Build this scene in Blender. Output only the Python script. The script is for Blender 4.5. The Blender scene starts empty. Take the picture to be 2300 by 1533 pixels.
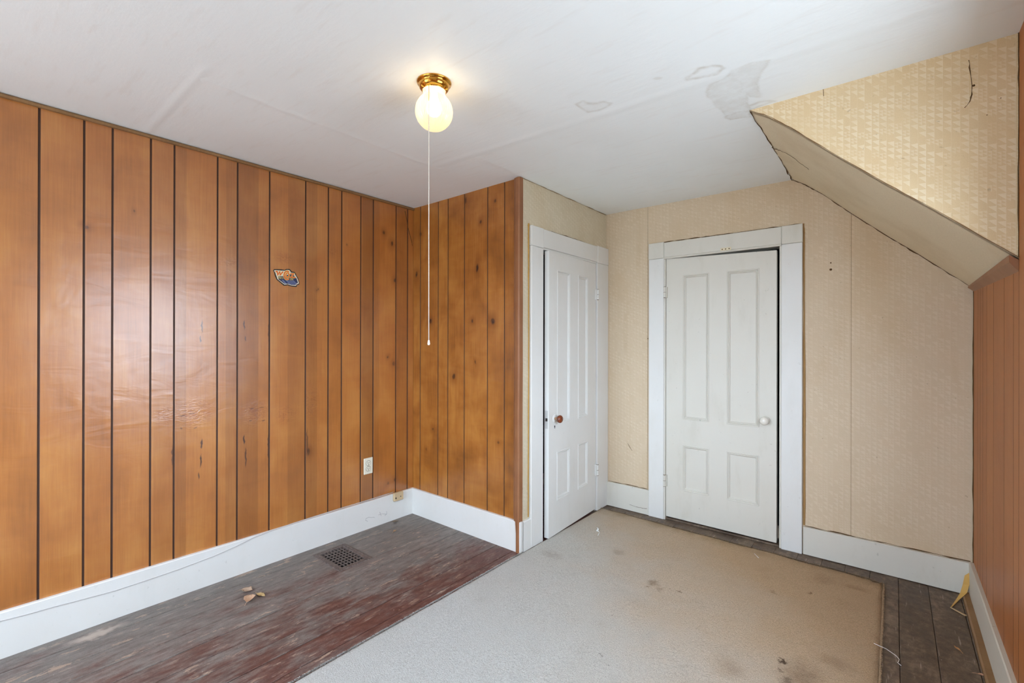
import bpy, bmesh, math, random
from mathutils import Vector, Matrix, noise as mnoise

random.seed(7)
S = bpy.context.scene
COL = S.collection

# ------------------------------------------------------------------ camera
F_PX, PAN, PITCH, ROLL, CAMH = 1039.67, 0.69, 0.0009, 0.002, 1.3233
def cam_axes():
    c, s = math.cos(PAN), math.sin(PAN)
    fw = Vector((-s, c, 0)); rt = Vector((c, s, 0)); up = Vector((0, 0, 1))
    cp, sp = math.cos(PITCH), math.sin(PITCH)
    fw, up = fw*cp + up*sp, up*cp - fw*sp
    cr, sr = math.cos(ROLL), math.sin(ROLL)
    rt, up = rt*cr + up*sr, up*cr - rt*sr
    return rt, up, fw
RT, UP, FW = cam_axes()
CAM = Vector((0, 0, CAMH))
cd = bpy.data.cameras.new('camera'); cam = bpy.data.objects.new('camera', cd); COL.objects.link(cam)
cd.sensor_width = 36; cd.lens = 36*F_PX/2300; cd.clip_start = 0.02
m = Matrix((RT, UP, -FW)).transposed().to_4x4(); m.translation = CAM
cam.matrix_world = m
S.camera = cam

# ------------------------------------------------------------------ world, daylight
w = bpy.data.worlds.new('world'); S.world = w; w.use_nodes = True
nt = w.node_tree; nt.nodes.clear()
wo = nt.nodes.new('ShaderNodeOutputWorld'); bg = nt.nodes.new('ShaderNodeBackground')
tc = nt.nodes.new('ShaderNodeTexCoord'); sx = nt.nodes.new('ShaderNodeSeparateXYZ')
mr = nt.nodes.new('ShaderNodeMapRange'); mr.inputs[1].default_value = -0.08; mr.inputs[2].default_value = 0.08
mx = nt.nodes.new('ShaderNodeMix'); mx.data_type = 'RGBA'
mx.inputs[6].default_value = (0.34, 0.39, 0.44, 1); mx.inputs[7].default_value = (0.75, 0.91, 1.10, 1)
nt.links.new(tc.outputs['Generated'], sx.inputs[0]); nt.links.new(sx.outputs[2], mr.inputs[0])
nt.links.new(mr.outputs[0], mx.inputs[0]); nt.links.new(mx.outputs[2], bg.inputs[0])
bg.inputs[1].default_value = 7.0
nt.links.new(bg.outputs[0], wo.inputs[0])

S.view_settings.view_transform = 'Standard'; S.view_settings.look = 'None'
S.view_settings.exposure = 1.58; S.view_settings.gamma = 1.0; S.view_settings.use_curve_mapping = False
S.cycles.use_denoising = True
S.cycles.max_bounces = 6; S.cycles.diffuse_bounces = 5; S.cycles.glossy_bounces = 3; S.cycles.transparent_max_bounces = 12
S.cycles.sample_clamp_indirect = 8; S.cycles.use_adaptive_sampling = True; S.cycles.adaptive_threshold = 0.08; S.cycles.adaptive_min_samples = 16; S.cycles.use_light_tree = False

# room dimensions (metres)
XA, YB, XC, YD, XE, H = -2.884, 2.2874, -1.816, 3.410, 0.3214, 2.36
YQ, YQ2, YF = 2.272, 0.50, -1.45           # dormer cheeks, wall behind the camera
WIN_E = (0.80, 1.92, 0.86, 1.96)           # dormer window y0 y1 z0 z1
WIN_F = [(-2.62, -1.62, 0.62, 2.08), (-1.36, -0.62, 0.62, 2.08)]   # unseen windows added for fill light: x0 x1 z0 z1 in wall_front

def portal(loc, rot, sx_, sy_):
    l = bpy.data.lights.new('daylight_portal', 'AREA'); l.shape = 'RECTANGLE'; l.size = sx_; l.size_y = sy_
    l.cycles.is_portal = True
    o = bpy.data.objects.new('daylight_portal', l); COL.objects.link(o); o.location = loc; o.rotation_euler = rot
y0, y1, z0, z1 = WIN_E
portal((XE+0.10, (y0+y1)/2, (z0+z1)/2), (0, math.pi/2, 0), z1-z0, y1-y0)
for x0, x1, z0, z1 in WIN_F:
    portal(((x0+x1)/2, YF-0.10, (z0+z1)/2), (math.pi/2, 0, 0), x1-x0, z1-z0)

# ------------------------------------------------------------------ helpers
def un(px, py, ax, val):
    """point of the plane (axis = val) that the photograph shows at a pixel: used as a ruler"""
    r = FW + RT*((px-1150)/F_PX) - UP*((py-766.5)/F_PX)
    return CAM + r*((val-CAM[ax])/r[ax])
def srgb(r, g, b):
    f = lambda c: (c/255/12.92) if c/255 <= 0.04045 else ((c/255+0.055)/1.055)**2.4
    return (f(r), f(g), f(b), 1)
def obj(name, verts, faces, mat, parent=None, smooth=False):
    me = bpy.data.meshes.new(name); me.from_pydata([tuple(v) for v in verts], [], faces); me.validate()
    o = bpy.data.objects.new(name, me); COL.objects.link(o)
    if mat: me.materials.append(mat)
    if smooth: me.polygons.foreach_set('use_smooth', [True]*len(me.polygons))
    if parent: o.parent = parent
    return o
def empty(name, loc=(0, 0, 0)):
    o = bpy.data.objects.new(name, None); COL.objects.link(o); o.location = loc; o.empty_display_size = 0.05
    return o
def tag(o, label, cat=None, group=None, kind=None):
    o['label'] = label
    if cat: o['category'] = cat
    if group: o['group'] = group
    if kind: o['kind'] = kind
    return o
class MB:
    def __init__(s): s.v = []; s.f = []
    def add(s, vs, fs):
        b = len(s.v); s.v += [tuple(v) for v in vs]; s.f += [tuple(i+b for i in f) for f in fs]
    def box(s, x0, x1, y0, y1, z0, z1):
        s.add([(x, y, z) for x in (x0, x1) for y in (y0, y1) for z in (z0, z1)],
              [(0,1,3,2), (4,6,7,5), (0,4,5,1), (2,3,7,6), (0,2,6,4), (1,5,7,3)])
    def bbox(s, x0, x1, y0, y1, z0, z1, b=0.003):
        bm = bmesh.new(); bmesh.ops.create_cube(bm, size=1)
        for v in bm.verts:
            v.co = Vector(((x0+x1)/2+v.co.x*(x1-x0), (y0+y1)/2+v.co.y*(y1-y0), (z0+z1)/2+v.co.z*(z1-z0)))
        bmesh.ops.bevel(bm, geom=bm.edges[:], offset=b, segments=1, affect='EDGES', profile=0.5)
        bm.verts.index_update()
        s.add([v.co[:] for v in bm.verts], [[v.index for v in f.verts] for f in bm.faces]); bm.free()
    def tube(s, pts, r, n=8, cap=True):
        pts = [Vector(p) for p in pts]; rings = []
        rr = r if isinstance(r, (list, tuple)) else [r]*len(pts)
        for i, p in enumerate(pts):
            d = (pts[min(i+1, len(pts)-1)] - pts[max(i-1, 0)]).normalized()
            a = d.cross(Vector((0, 0, 1)) if abs(d.z) < 0.9 else Vector((1, 0, 0))).normalized(); b = d.cross(a)
            rings.append([p + (a*math.cos(t)+b*math.sin(t))*rr[i] for t in [2*math.pi*k/n for k in range(n)]])
        vs = [v for g in rings for v in g]; fs = []
        for i in range(len(pts)-1):
            for k in range(n): fs.append((i*n+k, i*n+(k+1) % n, (i+1)*n+(k+1) % n, (i+1)*n+k))
        if cap: fs += [tuple(range(n-1, -1, -1)), tuple((len(pts)-1)*n+k for k in range(n))]
        s.add(vs, fs)
    def lathe(s, prof, c, n=32, ax='z', ribs=0, amp=0.0):
        """prof: list of (r, h); ax: direction of h"""
        vs = []; fs = []
        for r, h in prof:
            for k in range(n):
                t = 2*math.pi*k/n; q = r*(1+amp*math.cos(ribs*t)) if ribs else r
                a, b = q*math.cos(t), q*math.sin(t)
                vs.append({'z': (c[0]+a, c[1]+b, c[2]+h), 'x': (c[0]+h, c[1]+a, c[2]+b), 'y': (c[0]+a, c[1]+h, c[2]+b)}[ax])
        for i in range(len(prof)-1):
            for k in range(n): fs.append((i*n+k, i*n+(k+1) % n, (i+1)*n+(k+1) % n, (i+1)*n+k))
        s.add(vs, fs)
    def ribbon(s, pts, wd, nrm, jit=0.0, off=0.0012):
        """thin raised strip lying on a surface with normal nrm"""
        nrm = Vector(nrm).normalized(); pts = [Vector(p) for p in pts]; vs = []
        for i, p in enumerate(pts):
            d = (pts[min(i+1, len(pts)-1)] - pts[max(i-1, 0)]).normalized(); a = d.cross(nrm).normalized()
            ww = (wd[i] if isinstance(wd, (list, tuple)) else wd)*(1+jit*(random.random()*2-1))
            vs += [p-a*ww/2, p-a*ww/4+nrm*off, p+a*ww/4+nrm*off, p+a*ww/2]
        fs = []
        for i in range(len(pts)-1):
            for k in range(3): fs.append((i*4+k, i*4+k+1, i*4+5+k, i*4+4+k))
        s.add(vs, fs)
    def build(s, name, mat, parent=None, smooth=False):
        o = obj(name, s.v, s.f, mat, parent, smooth)
        bm = bmesh.new(); bm.from_mesh(o.data); bmesh.ops.recalc_face_normals(bm, faces=bm.faces[:]); bm.to_mesh(o.data); bm.free()
        return o
def groove_sides(o):
    o.data.materials.append(M_GROOVE)
    for i in (0, 1, 3, 4): o.data.polygons[i].material_index = 1
    return o
def box(name, x0, x1, y0, y1, z0, z1, mat, parent=None, bev=0.0):
    b = MB()
    (b.bbox(x0, x1, y0, y1, z0, z1, bev) if bev else b.box(x0, x1, y0, y1, z0, z1))
    return b.build(name, mat, parent)
def jag(pts, n=6, amp=0.003, seed=0):
    r = random.Random(seed); out = []
    pts = [Vector(p) for p in pts]
    for a, b in zip(pts[:-1], pts[1:]):
        for k in range(n):
            p = a.lerp(b, k/n)
            if k or len(out) == 0: p = p + Vector((r.uniform(-1, 1), r.uniform(-1, 1), r.uniform(-1, 1)))*amp*(1 if k else 0)
            out.append(p)
    out.append(pts[-1]); return out

# ------------------------------------------------------------------ material builder
class N:
    def __init__(s, name):
        s.m = bpy.data.materials.new(name); s.m.use_nodes = True; s.t = s.m.node_tree; s.t.nodes.clear()
        s.out = s.t.nodes.new('ShaderNodeOutputMaterial')
    def node(s, t, **k):
        n = s.t.nodes.new(t)
        for a, b in k.items(): setattr(n, a, b)
        return n
    def put(s, sock, v):
        if isinstance(v, bpy.types.NodeSocket): s.t.links.new(v, sock)
        elif v is not None: sock.default_value = v
    def math(s, op, a, b=0.0, c=None, clamp=False):
        n = s.node('ShaderNodeMath', operation=op, use_clamp=clamp); s.put(n.inputs[0], a); s.put(n.inputs[1], b)
        if c is not None: s.put(n.inputs[2], c)
        return n.outputs[0]
    def vm(s, op, a, b=None):
        n = s.node('ShaderNodeVectorMath', operation=op); s.put(n.inputs[0], a)
        if b is not None: s.put(n.inputs[1], b)
        return n.outputs['Value'] if op in ('LENGTH', 'DOT_PRODUCT', 'DISTANCE') else n.outputs[0]
    def pos(s): return s.node('ShaderNodeNewGeometry').outputs['Position']
    def rnd(s): return s.node('ShaderNodeObjectInfo').outputs['Random']
    def sep(s, v): 
        n = s.node('ShaderNodeSeparateXYZ'); s.put(n.inputs[0], v); return n.outputs
    def comb(s, x=0.0, y=0.0, z=0.0):
        n = s.node('ShaderNodeCombineXYZ')
        for i, q in enumerate((x, y, z)): s.put(n.inputs[i], q)
        return n.outputs[0]
    def noise(s, v, sc=1.0, det=3.0, ro=0.5, dist=0.0, color=False):
        n = s.node('ShaderNodeTexNoise'); s.put(n.inputs['Vector'], v); n.inputs['Scale'].default_value = sc
        n.inputs['Detail'].default_value = det; n.inputs['Roughness'].default_value = ro; n.inputs['Distortion'].default_value = dist
        return n.outputs['Color'] if color else n.outputs[0]
    def white(s, v):
        n = s.node('ShaderNodeTexWhiteNoise', noise_dimensions='3D'); s.put(n.inputs['Vector'], v); return n.outputs[0]
    def ramp(s, f, stops, interp='LINEAR'):
        n = s.node('ShaderNodeValToRGB'); s.put(n.inputs[0], f); cr = n.color_ramp; cr.interpolation = interp
        while len(cr.elements) > 1: cr.elements.remove(cr.elements[-1])
        for i, (p, c) in enumerate(stops):
            if not isinstance(c, (tuple, list)): c = (c, c, c, 1)
            e = cr.elements[0] if i == 0 else cr.elements.new(p)
            e.position = p; e.color = c
        return n.outputs[0]
    def mr(s, v, a, b, c=0.0, d=1.0, smooth=True):
        n = s.node('ShaderNodeMapRange'); n.interpolation_type = 'SMOOTHSTEP' if smooth else 'LINEAR'
        s.put(n.inputs[0], v); n.inputs[1].default_value = a; n.inputs[2].default_value = b
        n.inputs[3].default_value = c; n.inputs[4].default_value = d; return n.outputs[0]
    def mix(s, f, a, b, bt='MIX'):
        n = s.node('ShaderNodeMix', data_type='RGBA', blend_type=bt); n.clamp_factor = True
        s.put(n.inputs[0], f); s.put(n.inputs[6], a); s.put(n.inputs[7], b); return n.outputs[2]
    def attr(s, name): return s.node('ShaderNodeAttribute', attribute_name=name).outputs['Fac']
    def bump(s, h, st=0.3, d=0.01, nrm=None):
        n = s.node('ShaderNodeBump'); s.put(n.inputs['Height'], h); n.inputs['Strength'].default_value = st
        n.inputs['Distance'].default_value = d
        if nrm is not None: s.put(n.inputs['Normal'], nrm)
        return n.outputs[0]
    def marks(s, v, lst, soft=0.45):
        """union of soft ellipses: (centre, radii)"""
        acc = None
        for c, r, st in lst:
            d = s.vm('LENGTH', s.vm('MULTIPLY', s.vm('SUBTRACT', v, tuple(c)), tuple(1/q if q else 0 for q in r)))
            a = s.mr(d, 1.0, soft, 0.0, st)
            acc = a if acc is None else s.math('MAXIMUM', acc, a)
        return acc
    def pbsdf(s, col, rough=0.5, spec=0.5, nrm=None, metal=0.0, coat=0.0, coat_r=0.1, coat_n=None):
        n = s.node('ShaderNodeBsdfPrincipled'); s.put(n.inputs['Base Color'], col); s.put(n.inputs['Roughness'], rough)
        s.put(n.inputs['Specular IOR Level'], spec); n.inputs['Metallic'].default_value = metal
        n.inputs['Coat Weight'].default_value = coat; s.put(n.inputs['Coat Roughness'], coat_r)
        if nrm is not None: s.put(n.inputs['Normal'], nrm)
        if coat_n is not None: s.put(n.inputs['Coat Normal'], coat_n)
        s.t.links.new(n.outputs[0], s.out.inputs[0]); return n
def flat(name, c, rough=0.5, spec=0.5, metal=0.0):
    k = N(name); k.pbsdf(c, rough, spec, None, metal); return k.m

# ---- varnished veneer panelling
def wood_mat(name, ax, strips, knots, c_dark, c_mid, c_light, streaks=(), coat=0.5, rough=0.33, span=(0, 1), mott=1.0, burls=()):
    k = N(name); P = k.pos(); p = k.sep(P); u = p[1] if ax == 'y' else p[0]; z = p[2]
    uz = k.comb(u, z, k.math('MULTIPLY', k.rnd(), 3.0))
    warp = k.noise(uz, 5.0, 3, 0.55, 0, True)
    wv = k.vm('ADD', P, k.vm('MULTIPLY', k.vm('SUBTRACT', warp, (0.5, 0.5, 0.5)), (0.05, 0.05, 0.06)))
    grain = k.noise(k.vm('MULTIPLY', uz, (110.0, 2.6, 1.0)), 1.0, 4, 0.6)
    fine = k.noise(k.vm('MULTIPLY', uz, (420.0, 9.0, 1.0)), 1.0, 2, 0.5)
    blot = k.noise(k.vm('MULTIPLY', uz, (6.0, 3.0, 1.0)), 1.0, 3, 0.5, 0.5)
    flame = k.noise(k.vm('MULTIPLY', uz, (4.0, 11.0, 1.0)), 1.0, 3, 0.5, 1.0)
    t = k.math('ADD', k.math('MULTIPLY', grain, 0.30), k.math('MULTIPLY', blot, 0.75*mott))
    t = k.math('ADD', t, k.math('MULTIPLY', flame, 0.22*mott)); t = k.math('ADD', t, k.math('MULTIPLY', fine, 0.20))
    t = k.math('ADD', t, k.math('MULTIPLY', k.math('SUBTRACT', k.rnd(), 0.5), 0.12))
    mid = 0.25+0.485*mott
    col = k.ramp(k.mr(t, mid-0.30, mid+0.30, 0, 1, False), [(0.0, c_dark), (0.48, c_mid), (1.0, c_light)])
    if strips:
        f = k.mr(u, span[0], span[1], 0, 1, False)
        tone = k.ramp(f, [((q-span[0])/(span[1]-span[0]), v) for q, v in strips], 'CONSTANT')
        col = k.mix(1.0, col, tone, 'MULTIPLY')
    if knots:
        halo = k.marks(wv, [(c, (r[0]*4.0, r[1]*4.0, r[2]*3.6), 0.75*st) for c, r, st in knots], 0.0)
        col = k.mix(halo, col, k.mix(1.0, col, (0.55, 0.44, 0.34, 1), 'MULTIPLY'))
        core = k.marks(wv, knots, 0.35)
        ringn = k.noise(k.vm('MULTIPLY', wv, (60, 60, 40)), 1.0, 2, 0.5)
        col = k.mix(k.math('MULTIPLY', core, k.mr(ringn, 0.3, 0.6, 0.6, 1.0)), col, srgb(52, 26, 14))
    if streaks:
        sv = k.vm('ADD', P, k.vm('MULTIPLY', k.vm('SUBTRACT', k.noise(k.comb(u, z, 0.0), 26.0, 2, 0.5, 0, True), (0.5, 0.5, 0.5)), (0.022, 0.022, 0.022)))
        col = k.mix(k.marks(sv, streaks, 0.45), col, srgb(60, 32, 24))
    burl_h = None
    if burls:
        bm_ = k.marks(wv, burls, 0.0)
        rid = k.math('ABSOLUTE', k.math('SUBTRACT', k.noise(k.vm('MULTIPLY', uz, (16.0, 44.0, 1.0)), 1.0, 3, 0.55, 1.6), 0.5))
        line = k.math('MULTIPLY', k.mr(rid, 0.07, 0.0), bm_)
        col = k.mix(k.math('MULTIPLY', line, 0.75), col, k.mix(1.0, col, (0.62, 0.42, 0.28, 1), 'MULTIPLY'))
        burl_h = k.math('MULTIPLY', k.math('MULTIPLY', rid, bm_), 3.0)
    h = k.math('ADD', k.math('MULTIPLY', flame, 0.8), k.math('MULTIPLY', blot, 0.9))
    h = k.math('ADD', h, burl_h) if burl_h is not None else h
    nb = k.bump(h, 0.10, 0.02); nf = nb
    bs = k.pbsdf(col, 0.5, 0.15, nf, 0.0, coat, rough*0.8, nb); bs.inputs['Coat IOR'].default_value = 1.75
    return k.m

def A(px, py): return tuple(un(px, py, 0, XA))
def Bp(px, py): return tuple(un(px, py, 1, YB))
BIG = 9.0
kA = []
for px, py, r, h, st in [(192,506,.010,.010,.8),(299,472,.006,.008,.6),(862,520,.012,.020,.8),(880,545,.014,.028,.9),(886,630,.012,.020,.9),
                         (870,800,.010,.014,.9),(884,818,.016,.022,.8),(888,1078,.014,.020,.8),(872,1085,.012,.016,.5),(715,652,.006,.010,.7),
                         (781,548,.004,.006,.9),(692,1015,.012,.030,.8),(712,655,.006,.008,.6)]:
    kA.append((A(px, py), (BIG, r, h), st))
sA = []
for px, y0, y1, wd, st in [(453,717,748,.006,.8),(451,752,770,.005,.8),(549,717,742,.006,.8),(551,752,768,.005,.8),(603,720,770,.006,.7),
                           (452,985,1008,.008,.9),(450,1018,1050,.006,.9),(447,1058,1078,.006,.8),(549,975,998,.008,.9),(552,1005,1052,.007,.8),
                           (603,972,1045,.008,.8),(388,998,1050,.008,.7),(690,960,1030,.008,.6)]:
    a, b = A(px, y0), A(px, y1)
    sA.append((((a[0]), (a[1]+b[1])/2, (a[2]+b[2])/2), (BIG, wd*0.85, abs(a[2]-b[2])/2*1.15), st))
for px, py, wd in [(410,932,.016),(432,928,.018),(406,962,.010),(437,960,.012),(566,916,.016),(588,914,.016),(562,944,.010),(592,944,.012)]:
    sA.append((A(px, py), (BIG, wd, .0045), 0.55))
bA = [(A(px, py), (BIG, ry, rz), st) for px, py, ry, rz, st in [(432, 925, .12, .12, 1), (575, 925, .12, .12, 1), (640, 930, .09, .08, .8), (698, 905, .07, .16, 1), (372, 930, .08, .07, .7), (520, 590, .10, .04, .6), (640, 578, .09, .05, .8), (748, 565, .06, .05, .6)]]
def ya(px): return un(px, 750, 0, XA)[1]
lo, hi = (0.93, 0.90, 0.86, 1), (1.08, 1.10, 1.12, 1)
def T(v): return (v, v*0.97, v*0.93, 1) if v < 1 else (v, v, v, 1)
stripsA = [(-1.6, T(1.0)), (ya(87), T(1.03)), (ya(188), T(.98)), (ya(252), T(1.04)), (ya(338), T(.93)), (ya(391), T(.86)), (ya(416), T(1.06)),
           (ya(488), T(1.02)), (ya(503), T(.84)), (ya(533), T(.80)), (ya(576), T(1.02)), (ya(605), T(1.04)), (ya(645), T(.86)), (ya(686), T(.80)),
           (ya(709), T(1.0)), (ya(737), T(1.0)), (ya(767), T(.98)), (ya(810), T(.70)), (ya(838), T(.84)), (ya(850), T(.98)), (ya(889), T(.84)), (ya(915), T(.93))]
MW_A = wood_mat('varnished_veneer', 'y', stripsA, kA, srgb(138, 80, 26), srgb(170, 104, 41), srgb(192, 131, 64), sA, 1.0, 0.37, (-1.6, 2.4), 0.9, bA)
kB = []
for px, py, r, h, st in [(935,615,.012,.030,.9),(966,722,.014,.022,1.0),(1071,600,.012,.030,1.0),(1108,724,.020,.026,1.0),(1060,722,.010,.014,.9),
                         (1019,845,.016,.022,.9),(1045,452,.012,.026,.7),(1081,498,.010,.016,.8),(1111,450,.010,.014,.7),(1067,810,.006,.014,.7),
                         (972,964,.010,.012,.6),(1116,992,.010,.012,.6),(958,1010,.008,.010,.5),(945,525,.012,.02,.6)]:
    kB.append((Bp(px, py), (r*1.25, BIG, h*1.15), st))
MW_B = wood_mat('knotty_veneer', 'x', None, kB, srgb(112, 64, 20), srgb(156, 95, 34), srgb(186, 125, 56), (), 0.6, 0.34, (0, 1), 1.0)
MW_E = wood_mat('reddish_panelling', 'y', None, None, srgb(142, 80, 36), srgb(168, 102, 50), srgb(184, 118, 62), (), 0.25, 0.38, (0, 1), 0.5)
MW_T = wood_mat('brown_trim_wood', 'y', None, None, srgb(112, 70, 44), srgb(140, 92, 60), srgb(164, 116, 80), (), 0.3, 0.35, (0, 1), 0.6)
MW_Q = wood_mat('pale_moulding_wood', 'y', None, None, srgb(112, 80, 48), srgb(140, 104, 66), srgb(164, 128, 88), (), 0.2, 0.4, (0, 1), 0.6)
M_GROOVE = flat('groove_brown', srgb(74, 44, 26), 0.6)
M_CRACK = flat('crack_dark', srgb(92, 68, 44), 0.9, 0.1)
M_BLACK = flat('void_black', (0.004, 0.004, 0.004, 1), 0.9, 0.1)

# ---- white paint
def paint_mat(name, c, dirt=0.5, dcol=srgb(120, 112, 100), rough=0.42):
    k = N(name); P = k.pos()
    a = k.noise(P, 2.2, 4, 0.6); b = k.noise(P, 34.0, 4, 0.65); f = k.noise(P, 150.0, 2, 0.5)
    col = k.mix(k.mr(a, 0.35, 0.75, 0, 0.35*dirt), c, srgb(206, 200, 186))
    col = k.mix(k.mr(b, 0.66, 0.76, 0, 0.40*dirt), col, dcol)
    sm = k.noise(k.vm('MULTIPLY', P, (7, 7, 2.2)), 1.0, 5, 0.65)
    col = k.mix(k.mr(sm, 0.52, 0.74, 0, 0.30*dirt), col, k.mix(1.0, col, (0.80, 0.78, 0.72, 1), 'MULTIPLY'))
    br = k.noise(k.vm('MULTIPLY', P, (30, 30, 6)), 1.0, 3, 0.5)
    n = k.bump(k.math('ADD', k.math('MULTIPLY', br, 0.7), k.math('MULTIPLY', f, 0.3)), 0.10, 0.004)
    k.pbsdf(col, rough, 0.4, n); return k.m
M_PAINT = paint_mat('white_gloss_paint', srgb(222, 221, 217), 0.6)
M_PAINTD = paint_mat('aged_white_paint', srgb(212, 208, 197), 1.0)
M_PAINTE = paint_mat('grimy_cream_paint', srgb(205, 196, 182), 1.4, srgb(96, 84, 70), 0.6)

# ---- wallpaper
def wallpaper(name, ax, base, tri, ts=0.036, pat=0.6, stain=0.5, rough=0.62):
    k = N(name); P = k.pos(); p = k.sep(P); u = p[1] if ax == 'y' else p[0]; z = p[2]
    us = k.math('DIVIDE', u, ts); 
    col_i = k.math('FLOOR', us); fu = k.math('FRACT', us)
    zs = k.math('ADD', k.math('DIVIDE', z, ts*1.05), k.math('MULTIPLY', col_i, 0.37)); fz = k.math('FRACT', zs); row_i = k.math('FLOOR', zs)
    r = k.white(k.comb(col_i, row_i, 3.0))
    # right-angled triangles, two sizes, on a loose lattice
    d = k.math('SUBTRACT', fz, k.math('SUBTRACT', 1.0, fu))
    tri1 = k.mr(d, -0.03, 0.03); inr = k.math('LESS_THAN', fz, 0.92)
    on = k.math('GREATER_THAN', r, 0.40)
    m1 = k.math('MULTIPLY', k.math('MULTIPLY', tri1, inr), on)
    fu2 = k.math('FRACT', k.math('MULTIPLY', us, 2.0)); fz2 = k.math('FRACT', k.math('MULTIPLY', zs, 2.0))
    d2 = k.math('SUBTRACT', fz2, k.math('SUBTRACT', 1.0, fu2))
    m2 = k.math('MULTIPLY', k.mr(d2, -0.05, 0.05), k.math('MULTIPLY', k.math('LESS_THAN', r, 0.22), 0.7))
    line = k.math('MULTIPLY', k.math('GREATER_THAN', fu, 0.955), 0.45)
    wl = k.noise(P, 8.0, 2, 0.5)
    m = k.math('MULTIPLY', k.math('MAXIMUM', k.math('MAXIMUM', m1, m2), line), k.mr(wl, 0.30, 0.62, 0.35*pat, pat))
    weave = k.noise(k.vm('MULTIPLY', k.comb(u, z, 0.0), (420, 160, 1)), 1.0, 2, 0.5)
    rel = k.noise(P, 62.0, 3, 0.6)
    big = k.noise(k.vm('MULTIPLY', P, (1.6, 1.6, 0.9)), 1.4, 4, 0.6); st = k.noise(k.vm('MULTIPLY', k.comb(u, z, 0.0), (9, 1.2, 1)), 1.0, 3, 0.55)
    col = k.mix(m, base, tri)
    col = k.mix(k.mr(weave, 0.2, 0.8, 0.0, 0.22), col, k.mix(1.0, col, (0.80, 0.76, 0.70, 1), 'MULTIPLY'))
    col = k.mix(k.mr(big, 0.42, 0.75, 0.0, stain), col, k.mix(1.0, col, (0.86, 0.76, 0.62, 1), 'MULTIPLY'))
    col = k.mix(k.mr(st, 0.55, 0.8, 0.0, stain*0.7), col, k.mix(1.0, col, (0.84, 0.76, 0.66, 1), 'MULTIPLY'))
    sp = k.noise(P, 46.0, 2, 0.5)
    col = k.mix(k.mr(sp, 0.70, 0.80, 0.0, 0.35), col, srgb(120, 92, 62))
    n = k.bump(k.math('ADD', k.math('MULTIPLY', rel, 0.8), k.math('MULTIPLY', weave, 0.3)), 0.22, 0.004)
    n = k.bump(m, 0.12, 0.002, n)
    k.pbsdf(col, rough, 0.3, n); return k.m
M_WPD = wallpaper('tan_wallpaper', 'x', srgb(208, 188, 160), srgb(222, 206, 182), 0.026, 0.42, 0.5)
M_WPC = wallpaper('cream_wallpaper', 'y', srgb(208, 196, 170), srgb(224, 214, 194), 0.026, 0.45, 0.45)
M_WPQ = wallpaper('triangle_wallpaper', 'x', srgb(218, 194, 154), srgb(234, 220, 192), 0.0225, 0.62, 0.5)
k = N('plain_woven_paper'); P = k.pos()
wv = k.noise(k.vm('MULTIPLY', P, (40, 260, 260)), 1.0, 2, 0.5); bg_ = k.noise(P, 2.2, 4, 0.6)
col = k.mix(k.mr(wv, 0.25, 0.75, 0, 0.5), srgb(228, 213, 184), srgb(208, 191, 160))
col = k.mix(k.mr(bg_, 0.45, 0.75, 0, 0.45), col, srgb(200, 178, 142))
k.pbsdf(col, 0.7, 0.25, k.bump(wv, 0.12, 0.002)); M_SLOPE = k.m

# ---- ceiling: off-white paint with water stains (rims kept per vertex)
k = N('ceiling_paint'); P = k.pos(); p = k.sep(P)
a = k.noise(P, 1.1, 4, 0.55); b = k.noise(k.vm('MULTIPLY', P, (5, 30, 1)), 1.0, 3, 0.55); f = k.noise(P, 60, 3, 0.6)
def seam(coord, c, wd): return k.mr(k.math('ABSOLUTE', k.math('SUBTRACT', coord, c)), 0.0, wd, 1.0, 0.0)
s1 = k.math('MULTIPLY', seam(p[0], -2.115, 0.035), k.math('MULTIPLY', k.mr(p[1], 0.60, 0.64), k.mr(p[1], 1.92, 1.86)))
s2 = k.math('MULTIPLY', seam(p[1], k.math('ADD', 1.885, k.math('MULTIPLY', k.math('ADD', p[0], 1.0), 0.055)), 0.045), k.mr(p[0], -2.2, -2.05))
s3 = k.math('MULTIPLY', seam(p[1], 0.615, 0.03), k.mr(p[0], -1.98, -2.05))
s4 = k.math('MULTIPLY', seam(p[0], -1.80, 0.04), k.mr(p[1], 1.86, 1.92))
seams = k.math('MAXIMUM', k.math('MAXIMUM', s1, s2), k.math('MAXIMUM', s3, s4))
col = k.mix(k.mr(a, 0.4, 0.7, 0, 0.5), srgb(238, 242, 242), srgb(232, 234, 232))
col = k.mix(k.mr(b, 0.55, 0.75, 0, 0.25), col, srgb(226, 223, 218))
st = k.math('MULTIPLY', k.attr('stain'), k.mr(k.noise(P, 22, 4, 0.65), 0.3, 0.65, 0.35, 1.1))
col = k.mix(k.math('MULTIPLY', st, 0.70), col, srgb(172, 160, 138))
n = k.bump(k.math('ADD', k.math('MULTIPLY', f, 0.16), k.math('ADD', k.math('MULTIPLY', seams, 0.55), k.math('MULTIPLY', b, 0.25))), 0.25, 0.012)
k.pbsdf(col, 0.55, 0.3, n); M_CEIL = k.m

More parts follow.
